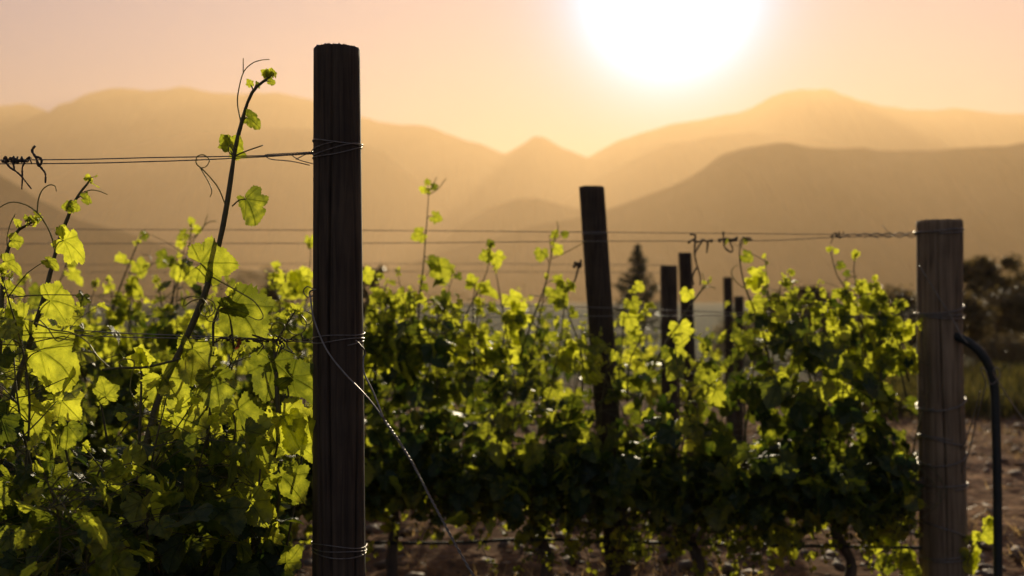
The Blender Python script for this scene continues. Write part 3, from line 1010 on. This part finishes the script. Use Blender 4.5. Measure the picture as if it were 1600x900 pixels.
# a young sprout at the foot of the weathered post
sp = Vine((2.27, 5.2, 0), 'small bright sprout between the weathered post and the black pipe', None, 2)
sh = sp.shoot([np.array([2.27, 5.2, -.02]), T2(1512, 880, .1), T2(1522, 855, .1), T2(1535, 830, .1), T2(1545, 812, .1)], r0=.003, r1=.0015, leafs=False)
for px, py, a, sz in ((1516, 862, 70, 34), (1518, 870, 85, 32), (1536, 832, 40, 26), (1528, 838, 170, 16), (1543, 818, -70, 16), (1548, 815, 20, 12), (1514, 840, 100, 14)):
    sp.leaf(sh, T2(px - 4, py - 3, .1), T2(px, py, .1), [rng.normal() * .3, 1, .2], pic(a), sz / 318, rng.uniform(.6, .9))

# ------------------------------------------------ rows behind
G3 = 'vines of the third row'


def far_row(d, xe, x_lo, lab, grp, zt, lod):
    x = xe - .45
    protos = []
    for q in range(3):
        v = Vine((x, row_y(d, xe, x), 0), lab, grp, lod)
        v.trunk(.52, .8)
        v.fill(x - .4, x + .4, .5, 7, lambda X: zt, row_y(d, xe, x), x, dens=.26, size=.135, spread=.18)
        protos.append(v)
        x -= .8
    q = 0
    while x > x_lo:
        src = protos[q % 3].root
        r = src.copy()
        COL.objects.link(r)
        r.location = (x, row_y(d, xe, x), 0)
        for ch in list(src.children):
            c = ch.copy()
            COL.objects.link(c)
            c.parent = r
            for g in list(ch.children):
                e = g.copy()
                COL.objects.link(e)
                e.parent = c
        x -= .8
        q += 1


far_row(7.75, 1.22, -4.2, 'soft green vine of the third row seen over the second row', 'vines of the third row', 1.24, 1)
far_row(10.3, 2.15, -5.4, 'faint green vine of the fourth row under the small far posts', 'vines of the fourth row', 1.30, 0)

# ---------------------------------------------------------------- posts


def post(base, top, r0, r1, m, label, wraps=(), seed=1, cracks=3, wirer=.0016, lump=.0, round_=True):
    base, top = np.asarray(base, float), np.asarray(top, float)
    root = empty('trellis_post', base)
    tag(root, label, 'post', 'wooden trellis posts')
    nz = Noise2(seed)
    rows, sides = 80, 168
    th = np.arange(sides) / sides * 2 * PI
    rg = np.random.default_rng(seed)
    V = []
    ca = 1.5 * PI + np.linspace(-.8, .8, cracks) + rg.normal(0, .3, cracks) if cracks > 1 else np.array([4.6])
    ch = rg.uniform(.2, 1.0, (cracks, 2))
    for i in range(rows):
        k = i / (rows - 1)
        c = base + (top - base) * k
        r = r0 + (r1 - r0) * k
        rr = r * (1 + lump * nz.fbm(th * 0 + k * 3.0, np.cos(th) * 1.2 + 5, 2) + .012 * nz.fbm(np.cos(th) * 3 + 9, np.sin(th) * 3 + k * 1.5, 3))
        for a, (h0, h1) in zip(ca, ch):
            w = math.exp(-((k - h0) / (.25 + .2 * h1)) ** 2)
            dl = np.abs((th - a - .25 * nz(np.array([k * 3.0]), np.array([a]))[0] + PI) % (2 * PI) - PI)
            rr = rr - r * .26 * w * np.exp(-(dl / .034) ** 2)
        V.append(np.stack([c[0] + rr * np.cos(th), c[1] + rr * np.sin(th), np.full(sides, c[2])], -1))
    # worn top edge
    e = V[-1]
    V[-1] = e - UP * r1 * .06
    ctr = top
    V.append(ctr + (e - ctr) * .93 + UP * 0)
    jag = rg.normal(0, r1 * .02, (sides, 1))
    V[-1] = V[-1] + UP * jag
    V.append(ctr + (e - ctr) * .5 + UP * (r1 * .03 * (1 if round_ else 0)))
    v = np.concatenate(V + [ctr[None] + UP * r1 * .04 * (1 if round_ else 0)])
    R = len(V)
    i = np.arange(R - 1)[:, None] * sides
    j = np.arange(sides)[None]
    kk = (j + 1) % sides
    q = np.stack([i + j, i + kk, i + kk + sides, i + j + sides], -1).reshape(-1, 4)
    t3 = np.stack([(R - 1) * sides + np.arange(sides), (R - 1) * sides + (np.arange(sides) + 1) % sides, np.full(sides, R * sides)], -1)
    mb = MB()
    mb.add(v, [q, t3])
    mb.build('shaft', m, root, base)
    for (z, tilt, turns, st) in wraps:
        mb = MB()
        k = (z - base[2]) / (top[2] - base[2])
        c = base + (top - base) * k
        r = (r0 + (r1 - r0) * k) * 1.0 + wirer * .8
        n = int(44 * turns)
        a = np.linspace(0, 2 * PI * turns, n) + rg.uniform(0, 6)
        pts = np.stack([c[0] + r * (1.02 + .02 * np.sin(a * 1.7)) * np.cos(a), c[1] + r * (1.02 + .02 * np.sin(a * 1.7)) * np.sin(a),
                        c[2] + tilt * np.cos(a - .4) + np.linspace(-1, 1, n) * .006 * turns + .003 * np.sin(a * 2.3)], -1)
        tube(mb, pts, wirer, 6)
        mb.build('wire_wrap', st, root, base)
    return root


def px_post(px0, px1, pyt, pxb0, pxb1, pyb, d, m, label, wraps=(), **kw):
    t = P((px0 + px1) / 2, pyt, d)
    r1 = (px1 - px0) / 2 / F * d
    b = P((pxb0 + pxb1) / 2, pyb, d)
    r0 = (pxb1 - pxb0) / 2 / F * d
    g = t + (b - t) * ((t[2] + .06) / (t[2] - b[2]))
    rg = r1 + (r0 - r1) * ((t[2] + .06) / (t[2] - b[2]))
    t[1] = b[1] = d
    g[1] = d
    return post(g, t, rg, r1, m, label, wraps, **kw)


def z1(py, d=2.7):
    return H + (HY - py) / F * d


post1 = px_post(490.5, 562.5, 76, 489, 571, 900, 2.7, WOOD_DARK, 'thick dark round post in sharp focus, tallest of all the posts',
                [(z1(236), .012, 2.6, WIRE), (z1(226), -.010, 1.0, WIRE), (z1(528), .003, 2.6, WIRE), (z1(855), -.009, 2.5, WIRE)], seed=3, cracks=3, lump=.012)
post2 = px_post(1432, 1500, 345, 1440, 1510, 900, 5.2, WOOD_GREY, 'weathered grey split post wound with wire beside the black pipe',
                [(z1(362, 5.2), .004, 1.5, WIRE), (z1(484, 5.2), .02, 1.3, WIRE), (z1(494, 5.2), -.006, 2.0, WIRE), (z1(630, 5.2), .03, 1.4, WIRE), (z1(690, 5.2), -.03, 1.6, WIRE),
                 (z1(715, 5.2), .03, 1.2, WIRE), (z1(755, 5.2), .0, 1.6, WIRE), (z1(830, 5.2), -.05, 1.2, WIRE), (z1(865, 5.2), .01, 1.4, WIRE)],
                seed=8, cracks=3, wirer=.0042, lump=.05, round_=False)
px_post(905, 944, 292, 947, 986, 900, 5.5, WOOD_DARK, 'dark post leaning left out of the second row, wires crossing its top', [(z1(365, 5.5), .0, 1.2, WIRE)], seed=12, cracks=2, wirer=.0025, lump=.02, round_=False)
px_post(1032, 1058, 415, 1033, 1060, 600, 7.75, WOOD_DARK, 'small blurred post, shorter and wider one of the pair right of the leaning post', seed=13, cracks=2, lump=.02, round_=False)
px_post(1060, 1080, 395, 1068, 1088, 600, 7.95, WOOD_DARK, 'small blurred post, taller and thinner one of the pair right of the leaning post', seed=14, cracks=2, lump=.02, round_=False)
px_post(1130, 1144, 433, 1133, 1148, 600, 10.3, WOOD_DARK, 'tiny blurred far post, taller of the two below the dried tendrils', seed=15, cracks=1, lump=.02, round_=False)
px_post(1147, 1162, 463, 1147, 1162, 600, 10.5, WOOD_DARK, 'tiny blurred far post, shorter of the two below the dried tendrils', seed=16, cracks=1, lump=.02, round_=False)

# ---------------------------------------------------------------- wires


def wire(name, pts, r, label, m=WIRE, n=60, group=None, cat='wire', wob=0):
    mb = MB()
    p = spline(pts, n)
    if wob:
        p = p + rng.standard_normal(p.shape) * wob
    tube(mb, p, r, 6)
    return tag(mb.build(name, m, None, p[0]), label, cat, group)


GW = 'trellis wires'
XL = -3.0


def end1(py):     # a wire of row 1 runs on to the left, past the frame
    a, b = T(0, py), T(200, py)
    return a + (a - b) * 4


wire('trellis_wire', [end1(250), T(0, 250), T(250, 246), T(400, 243.5), T(489, 240)], .0016, 'upper strand of the top wire pair tied to the thick dark post', group=GW)
wire('trellis_wire', [end1(256), T(0, 256), T(250, 252), T(400, 245.5), T(440, 243, .004), T(489, 238, .0)], .0016, 'lower strand of the top wire pair tied to the thick dark post', group=GW)
wire('trellis_wire', [end1(512), T(0, 514), T(200, 521), T(380, 528), T(489, 532)], .0016, 'upper strand of the wire pair running through the near leaves', group=GW)
wire('trellis_wire', [end1(520), T(0, 522), T(200, 527), T(380, 530), T(489, 535)], .0016, 'lower strand of the wire pair running through the near leaves', group=GW)
# twisted tie at the post and its loose ends
mb = MB()
t = np.linspace(0, 1, 70)
for ph in (0, 2.1, 4.2):
    ax = np.array([T(415 + 75 * k, 243 - 4 * k) for k in t])
    ax[:, 2] += .0028 * np.sin(t * 34 + ph)
    ax[:, 1] += .0028 * np.cos(t * 34 + ph) - .002
    tube(mb, ax, .0013, 5)
tube(mb, spline([T(414, 244), T(425, 249, .01), T(455, 252, .012), T(484, 258, .012)], 20), .0013, 5)
tube(mb, spline([T(455, 242), T(468, 250, .01), T(490, 256, .01)], 14), .0013, 5)
tube(mb, spline([T(478, 241), T(468, 246, .01), T(462, 249, .012)], 10), .0013, 5)
tag(mb.build('wire_tie', WIRE, None, T(415, 243)), 'twisted wire tie with loose ends left of the thick dark post', 'wire')


def end2(py):
    a, b = T2(570, py), T2(770, py)
    return a + (a - b) * 6.5


wire('trellis_wire', [end2(356), T2(0, 358), T2(570, 360), T2(900, 362.5), T2(1300, 366), T2(1432, 366)], .0021, 'upper strand of the top wire pair on the weathered grey post', group=GW)
wire('trellis_wire', [end2(385), T2(0, 381), T2(570, 380), T2(900, 377), T2(1180, 376), T2(1300, 371), T2(1432, 368)], .0021, 'lower strand of the top wire pair on the weathered grey post', group=GW)
wire('trellis_wire', [end2(462), T2(0, 460), T2(570, 472), T2(920, 480), T2(1200, 490), T2(1436, 492)], .0021, 'upper strand of the wire pair along the leaf tops of the second row', group=GW)
wire('trellis_wire', [end2(476), T2(0, 474), T2(570, 494), T2(920, 494), T2(1200, 493), T2(1436, 495)], .0021, 'lower strand of the wire pair along the leaf tops of the second row', group=GW)


def T3(px, py):
    x = (px - 800) / F * 7.75
    return P(px, py, 7.75 + .08 * (1.22 - x))


for py, lab in ((412, 'faint upper strand of the third row wires behind the leaning post'), (424, 'faint lower strand of the third row wires behind the leaning post')):
    wire('trellis_wire', [T3(-400, py + 4), T3(0, py + 2), T3(570, py), T3(1036, py + 2)], .0022, lab, group=GW)
mb = MB()
for ph in (0, 3.1):
    t = np.linspace(0, 1, 70)
    ax = np.array([T2(1305 + 128 * k, 368 - 1 * k) for k in t])
    ax[:, 2] += (.006 + .008 * t) * np.sin(t * 22 + ph)
    ax[:, 1] += .006 * np.cos(t * 22 + ph)
    tube(mb, ax, .0024, 5)
tube(mb, spline([T2(1395, 366), T2(1388, 362), T2(1382, 356), T2(1378, 352)], 8), .0015, 5)
tag(mb.build('wire_tie', WIRE, None, T2(1305, 368)), 'loosely twisted wire tie left of the weathered grey post', 'wire')

# anchor wire from the thick post to the ground at the right
aw = empty('anchor_wire', P(1085, HY + H / 2.62 * F, 2.62))
tag(aw, 'twisted steel anchor wire slanting from the thick dark post to the ground', 'wire')
AO = np.array(aw.location)
mb = MB()
g = lambda px, py, d=2.62: P(px, py, d)
tube(mb, spline([g(493, 452, 2.63), g(484, 456, 2.64), g(485, 466, 2.64), g(491, 500, 2.63), g(510, 546, 2.625), g(540, 585, 2.62), g(575, 622, 2.62), g(600, 655, 2.62)], 50), .0021, 7)
mb.build('strand', STEEL, aw, AO)
mb = MB()
tube(mb, spline([g(556, 532, 2.635), g(568, 545, 2.66), g(571, 553, 2.67), g(568, 560, 2.66), g(569, 583, 2.65), g(583, 612, 2.63), g(600, 655, 2.62)], 40), .0021, 7)
mb.build('strand', STEEL, aw, AO)
ctr = spline([g(600, 655), g(640, 716), g(680, 792), g(740, 900), g(880, 1130, 2.61), g(1085, HY + H / 2.62 * F + 25, 2.6)], 420)
tl = np.linspace(0, 1, 420)
for ph in (0, PI):
    mb = MB()
    o = np.stack([np.cos(tl * 190 + ph), np.sin(tl * 190 + ph), np.cos(tl * 190 + ph) * .5], -1) * .0017
    tube(mb, ctr + o, .0018, 6)
    mb.build('twisted_strand', STEEL, aw, AO)
wire('loose_wire', [g(490, 452, 2.645), g(480, 448, 2.65), g(474, 455, 2.66), g(480, 464, 2.66), g(489, 462, 2.66)], .0014, 'small loose wire loop at the left side of the thick dark post', n=24)

# ---------------------------------------------------------------- dried tendrils on the wires


def dried(pts_list, r, label, tf, o):
    mb = MB()
    for pts in pts_list:
        n = len(pts) * 6
        rr = np.linspace(r * 1.15, r * .8, n) * (1 + .15 * rng.standard_normal(n))
        tube(mb, spline([tf(x, y, s) for x, y, s in pts], n), rr, 7)
    return tag(mb.build('dried_tendril', DEADT, None, o), label, 'tendril')


def knot(x0, x1, y, amp, turns, s=.0):
    """an irregular winding: uneven pitch, uneven radius, sometimes doubling back"""
    n = int(7 * turns)
    ph = np.cumsum(rng.uniform(.35, 1.5, n + 1))
    dx = np.cumsum(rng.normal(1, 1.3, n + 1))
    dx = (dx - dx.min()) / max(1e-6, dx.max() - dx.min())
    am = amp * (.35 + 1.1 * rng.random(n + 1) ** 1.5)
    return [(x0 + (x1 - x0) * dx[k] + rng.normal() * .8, y + am[k] * math.sin(ph[k]), s + .0016 * am[k] * math.cos(ph[k])) for k in range(n + 1)]




dried([knot(2, 50, 250, 4, 7), knot(8, 48, 251, 3.5, 6), [(10, 255, .01), (16, 262, .01), (24, 267, .01), (33, 275, .01), (42, 286, .01), (49, 295, .01)], [(39, 254, .01), (35, 262, .01), (35, 278, .01), (34, 296, .01)],
       [(20, 252, .01), (23, 266, .01)]], .0024, 'knotted dried tendril with two dangling ends at the far left of the top wire', T, T(20, 250))
dried([[(55, 228, .0), (51, 233, .0), (51, 238, .0), (56, 246, .01), (60, 256, .01), (66, 264, .0), (71, 272, .0), (71, 286, .0)], [(55, 245, .01), (63, 247, .01), (65, 253, .01), (61, 260, .01), (57, 252, .01)]],
      .0030, 'hooked dried tendril hanging over the top wire beside the knotted one', T, T(60, 250))
kn = []
for q in range(7):
    x0 = 335 + q * 20
    kn.append(knot(x0, x0 + rng.uniform(18, 34), 529 + rng.normal() * 3, rng.uniform(2.5, 6), rng.uniform(1.2, 2.4), .01))
for q in range(7):
    x0 = rng.uniform(395, 455)
    kn.append([(x0, 530, .02), (x0 + rng.normal() * 6, 540, .02), (x0 + rng.normal() * 10, 548 + rng.uniform(0, 10), .02)])
dried(kn, .0017, 'tangle of dried tendrils around the wire left of the thick dark post', T, T(400, 530))
dried([knot(1076, 1112, 376, 2.5, 4), [(1078, 366, 0), (1086, 368, 0), (1086, 380, 0), (1085, 395, 0), (1089, 415, 0), (1094, 432, 0), (1094, 446, 0)], [(1085, 396, 0), (1092, 384, 0), (1098, 376, 0)], [(1106, 377, 0), (1105, 388, 0), (1104, 395, 0)],
       [(1088, 418, 0), (1082, 432, 0), (1084, 445, 0)]], .0045, 'dried tendril hanging in a long strand from the second wire pair', T2, T2(1090, 376))
dried([knot(1122, 1152, 375, 2.5, 4), [(1130, 362, 0), (1131, 376, 0), (1132, 386, 0), (1142, 394, 0), (1145, 388, 0), (1141, 379, 0), (1146, 374, 0), (1153, 370, 0)]], .0040, 'dried tendril forming a loop below the second wire pair', T2, T2(1135, 375))
dried([knot(1160, 1175, 373, 3, 3), [(1155, 384, 0), (1160, 374, 0), (1168, 371, 0), (1175, 374, 0)]], .0030, 'dried tendril knot where a shoot tip grips the second wire pair', T2, T2(1166, 373))
dried([knot(1298, 1318, 367, 4, 4), [(1302, 368, 0), (1300, 376, 0), (1298, 381, 0)]], .0022, 'dried tendril knot at the end of the twisted tie near the weathered post', T2, T2(1305, 367))
dried([[(905, 410, 0), (902, 425, 0), (899, 436, 0), (894, 448, 0)], knot(896, 908, 412, 5, 3)], .005, 'dried tendril clinging to the left side of the leaning post', T2, T2(900, 415))
# withered red leaves by the near wires
for px, py, lab in ((371, 540, 'narrow withered red leaf in the tendril tangle on the near wire'), (245, 838, 'withered red leaf low in the near vine')):
    mb = MB()
    put_leaf(mb, 2, T(px, py - 8, .03), [.8, .6, .1], pic(95), .026, .5)
    tag(mb.build('withered_leaf', RED_LEAF, None, T(px, py, .03)), lab, 'leaf')

# ---------------------------------------------------------------- pipe, drip line, loose wire at the right
mb = MB()
hp = [P(1490, 524, 5.12), P(1504, 530, 5.08), P(1520, 540, 5.06), P(1536, 556, 5.05), P(1548, 580, 5.05), P(1554, 610, 5.05), P(1556, 660, 5.05), P(1558, 740, 5.05), P(1559, 840, 5.05), P(1560, 1000, 5.05)]
tube(mb, spline(hp, 90), .0205, 20)
tag(mb.build('irrigation_pipe', HOSE, None, hp[-1]), 'thick dark green plastic pipe bent over beside the weathered post', 'pipe')
wire('loose_wire', [P(1436, 415, 5.08), P(1452, 440, 5.07), P(1470, 470, 5.065), P(1488, 498, 5.06), P(1502, 524, 5.04), P(1512, 536, 5.02)], .0035, 'thin wire slanting across the face of the weathered post to the pipe', n=30)
wire('loose_wire', [P(1502, 738, 5.1), P(1512, 712, 5.08), P(1520, 680, 5.06), P(1530, 640, 5.02), P(1540, 600, 5.0), P(1534, 582, 5.0), P(1533, 575, 5.0), P(1540, 578, 5.0), P(1548, 600, 5.0), P(1562, 588, 5.0), P(1558, 574, 5.0), P(1552, 582, 5.0),
                   P(1562, 600, 5.0), P(1576, 622, 5.0), P(1592, 646, 5.0), P(1625, 690, 5.0)], .003, 'loose curled wire looped around the bent pipe', n=110)
wire('loose_wire', [P(1500, 700, 5.1), P(1508, 690, 5.07), P(1515, 670, 5.05), P(1524, 640, 5.03), P(1532, 610, 5.0)], .0025, 'straight loose wire end between the post and the pipe', n=24)
wire('drip_line', [np.array([-3.6, 5.75, .28]), T2(570, 847, .05), T2(830, 843, .05), T2(1100, 850, .05), T2(1440, 856, .05)], .008, 'black drip irrigation line strung low under the second row', HOSE, cat='hose', n=40)

# ---------------------------------------------------------------- trees


def tree(name, px, pyt, wpx, d, label, kind='broad', seed=0, zb=0.0, n=9000, group='trees beyond the vineyard'):
    rg = np.random.default_rng(seed)
    top = P(px, pyt, d)
    h = top[2] - zb
    w = wpx / F * d / 2
    base = np.array([top[0], d, zb])
    root = empty(name, base)
    tag(root, label, 'tree', group)
    mb = MB()
    tp = spline([base, base + [rg.normal() * .04 * h, 0, h * .35], base + [rg.normal() * .05 * h, 0, h * (.9 if kind == 'conifer' else .7)]], 14)
    tube(mb, tp, np.linspace(.035, .008, 14) * h, 8)
    limbs = []
    for k in range(10 if kind == 'broad' else 16):
        i = int(rg.integers(2 if kind == 'broad' else 1, 13))
        a = rg.uniform(0, 2 * PI)
        if kind == 'conifer':
            ln_ = w * (1.1 - i / 13)
            e = tp[i] + np.array([math.cos(a) * ln_, math.sin(a) * ln_, .12 * ln_])
        else:
            e = tp[i] + np.array([math.cos(a) * w * .7, math.sin(a) * w * .7, rg.uniform(.05, .3) * h])
        tube(mb, spline([tp[i], (tp[i] + e) / 2 + UP * .03 * h, e], 7), np.linspace(.012, .003, 7) * h, 5)
        limbs.append(e)
    mb.build('trunk', TREE_BARK, root, base)
    pts = []
    if kind == 'conifer':
        tiers = 15
        for q in range(tiers):
            k = q / tiers
            z = zb + h * (.06 + .92 * k)
            r = w * (1 - k) ** .85 * rg.uniform(.55, 1.25)
            for b in range(11):
                a = rg.uniform(0, 2 * PI)
                rb = r * rg.uniform(.6, 1.1)
                m = int(n / tiers / 11)
                s = rg.random(m) ** .7
                c = np.stack([top[0] + np.cos(a) * rb * s, d + np.sin(a) * rb * s, z + .10 * h * (1 - k) * (s - .3) ** 2 * 2 - .02 * h * s], -1)
                pts.append(c + rg.standard_normal((m, 3)) * .012 * h)
        sz = .020 * h
    else:
        nl = 44
        for q in range(nl):
            u = rg.uniform(-1, 1, 3)
            kz = rg.uniform(.04, .93)
            wid = w * math.sqrt(max(.02, 1 - (max(0, kz - .3) / .72) ** 2))
            c = np.array([top[0] + u[0] * wid * .8, d + u[1] * wid * .8, zb + h * kz])
            r = w * rg.uniform(.16, .36)
            m = n // nl
            dd = rg.standard_normal((m, 3))
            dd /= np.linalg.norm(dd, axis=1)[:, None]
            pp = c + dd * (r * rg.random((m, 1)) ** .45) * [1, 1, .8]
            pts.append(pp)
        for e in limbs:
            pts.append(e + rg.standard_normal((n // 60, 3)) * w * .12)
        sz = .022 * h
    p = np.concatenate(pts)
    p = p[p[:, 2] < top[2] + .01 * h]
    p = p[p[:, 2] > zb]
    m = len(p)
    nrm = rg.standard_normal((m, 3))
    nrm /= np.linalg.norm(nrm, axis=1)[:, None]
    t = np.cross(nrm, rg.standard_normal((m, 3)))
    t /= np.linalg.norm(t, axis=1)[:, None]
    u = np.cross(nrm, t)
    s = sz * rg.uniform(.6, 1.3, (m, 1))
    v = np.stack([p - t * s, p + u * s * .5, p + t * s, p - u * s * .5], 1)
    at = np.zeros((m, 4, 3))
    at[:, :, :2] = p[:, None, :2] * .3
    at[:, :, 2] = rg.random((m, 1))
    mb = MB()
    mb.add(v.reshape(-1, 3), [np.arange(m)[:, None] * 4 + [0, 1, 2, 3]], at.reshape(-1, 3))
    mb.build('crown', CONIFER if kind == 'conifer' else TREE_LEAF, root, base)


tree('conifer_tree', 996, 374, 125, 48, 'pointed blurred conifer standing between the leaning post and the small posts', 'conifer', 41, n=5000)
tree('broadleaf_tree', 1264, 444, 84, 25, 'dark rounded tree behind the bright shoots left of the weathered post', 'broad', 42)
tree('broadleaf_tree', 1392, 446, 150, 23, 'wide dark tree directly left of the weathered post', 'broad', 43)
tree('broadleaf_tree', 1585, 424, 110, 31, 'dark tree rising behind the bent pipe', 'broad', 51, n=15000)
tree('broadleaf_tree', 1542, 396, 120, 30, 'tallest dark tree, right of the weathered post', 'broad', 44, n=15000)
tree('broadleaf_tree', 1612, 440, 150, 27, 'dark bushy tree cut by the right edge', 'broad', 45, n=15000)
tree('shrub', 1165, 492, 120, 27, 'low dark shrub behind the bright leaves below the small posts', 'broad', 71)
tree('shrub', 1320, 478, 90, 24, 'low dark shrub between the two dark trees left of the weathered post', 'broad', 72)
tree('broadleaf_tree', 1500, 455, 120, 24, 'low dark tree touching the right side of the weathered post', 'broad', 46, n=13000)
tree('broadleaf_tree', 1570, 520, 130, 21, 'lowest bush under the dark trees behind the pipe', 'broad', 47, n=13000)
tree('broadleaf_tree', 434, 424, 54, 44, 'small dark tree showing left of the thick dark post', 'broad', 48)
tree('broadleaf_tree', 577, 404, 46, 46, 'narrow dark tree showing right of the thick dark post', 'broad', 49)
tree('broadleaf_tree', 1212, 458, 34, 60, 'faint pale small tree behind the bright hanging leaf', 'broad', 50)
for i, (px, pyt, w, d) in enumerate([(385, 410, 60, 420), (425, 402, 70, 430), (468, 406, 60, 410), (345, 425, 60, 400), (620, 430, 80, 420), (700, 438, 90, 430), (1000, 440, 90, 430), (880, 445, 80, 420), (270, 440, 80, 380), (150, 446, 90, 370)]):
    tree('far_tree', px, pyt + 14, w, d, 'hazy far tree on the valley floor below the mountains', 'broad', 60 + i, n=2600, group='hazy trees on the valley floor')

# ---------------------------------------------------------------- haze
mb = MB()
x0, x1, y0, y1, zl, zh = -8800, 8800, -420, 9800, -2.5, 1035
mb.add([(x0, y0, zl), (x1, y0, zl), (x1, y1, zl), (x0, y1, zl), (x0, y0, zh), (x1, y0, zh), (x1, y1, zh), (x0, y1, zh)],
       [np.array([[0, 3, 2, 1], [4, 5, 6, 7], [0, 1, 5, 4], [1, 2, 6, 5], [2, 3, 7, 6], [3, 0, 4, 7]])])
m, ns, ln = mat('haze')
out = N(ns, 'ShaderNodeOutputMaterial')
pv = N(ns, 'ShaderNodeVolumePrincipled')
pv.inputs['Color'].default_value = (.68, .48, .28, 1)
pv.inputs['Density'].default_value = 2.5e-4
pv.inputs['Anisotropy'].default_value = .44
ln.new(pv.outputs[0], out.inputs['Volume'])
tag(mb.build('haze', m, smooth=False), kind='stuff')

# ---------------------------------------------------------------- sky and sun
W = bpy.data.worlds.new('World')
SC.world = W
W.use_nodes = True
ns, ln = W.node_tree.nodes, W.node_tree.links
ns.clear()
out = N(ns, 'ShaderNodeOutputWorld')
sky = N(ns, 'ShaderNodeTexSky')
sky.sky_type = 'NISHITA'
sky.sun_disc = False
sky.sun_elevation = math.asin(SUN[2])
sky.sun_rotation = math.atan2(SUN[0], SUN[1])
sky.dust_density = 0.0
sky.air_density = 1.0
sky.ozone_density = 1.0
tint = N(ns, 'ShaderNodeMix', data_type='RGBA', blend_type='MULTIPLY')
tint.inputs[0].default_value = 1
tint.inputs[7].default_value = (.01, .10, .36, 1)
ln.new(sky.outputs[0], tint.inputs[6])
bg = N(ns, 'ShaderNodeBackground')
bg.inputs['Strength'].default_value = .05
ln.new(tint.outputs[2], bg.inputs['Color'])
# the sun's own glow in the sky, round its true direction
tc = N(ns, 'ShaderNodeTexCoord')
dt = N(ns, 'ShaderNodeVectorMath', operation='DOT_PRODUCT')
nv = N(ns, 'ShaderNodeVectorMath', operation='NORMALIZE')
ln.new(tc.outputs['Generated'], nv.inputs[0])
ln.new(nv.outputs[0], dt.inputs[0])
dt.inputs[1].default_value = tuple(SUN)
dpos = math_n(ns, ln, 'MAXIMUM', dt.outputs['Value'], 0.0)
glow = None
for p, k, c in ((620, 2.3, (.4, .65, 1.0)), (220, .6, (.1, .42, 1.0)), (.35, .15, (.0, .42, 1.0))):
    e = N(ns, 'ShaderNodeBackground')
    e.inputs['Color'].default_value = (*c, 1)
    ln.new(math_n(ns, ln, 'MULTIPLY', math_n(ns, ln, 'POWER', dpos, float(p)), k), e.inputs['Strength'])
    if glow is None:
        glow = e.outputs[0]
    else:
        ad = N(ns, 'ShaderNodeAddShader')
        ln.new(glow, ad.inputs[0])
        ln.new(e.outputs[0], ad.inputs[1])
        glow = ad.outputs[0]
# added warm fill: unseen sky opposite the sun, brightened to lift the shade
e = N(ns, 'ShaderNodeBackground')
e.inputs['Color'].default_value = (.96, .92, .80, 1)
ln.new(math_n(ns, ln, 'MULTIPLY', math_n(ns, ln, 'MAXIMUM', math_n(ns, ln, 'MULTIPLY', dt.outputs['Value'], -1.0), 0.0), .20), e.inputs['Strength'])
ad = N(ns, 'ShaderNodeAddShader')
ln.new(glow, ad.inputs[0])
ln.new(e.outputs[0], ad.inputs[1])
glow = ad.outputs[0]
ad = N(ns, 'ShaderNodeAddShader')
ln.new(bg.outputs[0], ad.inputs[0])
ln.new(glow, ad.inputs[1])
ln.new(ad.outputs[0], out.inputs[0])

sl = bpy.data.lights.new('sun', 'SUN')
sl.energy = 5.0
sl.angle = math.radians(.53)
sl.color = (1.0, .85, .58)
so = bpy.data.objects.new('sun', sl)
COL.objects.link(so)
so.location = (2, 10, 30)
so.rotation_euler = Vector(SUN).to_track_quat('Z', 'Y').to_euler()

# ---------------------------------------------------------------- camera
cd = bpy.data.cameras.new('camera')
cam = bpy.data.objects.new('camera', cd)
COL.objects.link(cam)
cam.location = (0, 0, H)
cam.rotation_euler = (PI / 2, 0, 0)
cd.sensor_width = 36
cd.lens = F / 1600 * 36
cd.shift_y = (HY - 450) / 1600
cd.clip_start = .05
cd.clip_end = 30000
cd.dof.use_dof = True
cd.dof.focus_distance = 2.7
cd.dof.aperture_fstop = 2.5
cd.dof.aperture_blades = 0
SC.camera = cam

SC.render.engine = 'CYCLES'
SC.cycles.max_bounces = 8
SC.cycles.diffuse_bounces = 1
SC.cycles.transmission_bounces = 6
SC.cycles.volume_bounces = 3
SC.cycles.use_denoising = True
SC.cycles.sample_clamp_indirect = 6
vs = SC.view_settings
vs.view_transform = 'Standard'
vs.look = 'None'
vs.exposure = 1.1
vs.gamma = 1.0
vs.use_curve_mapping = False
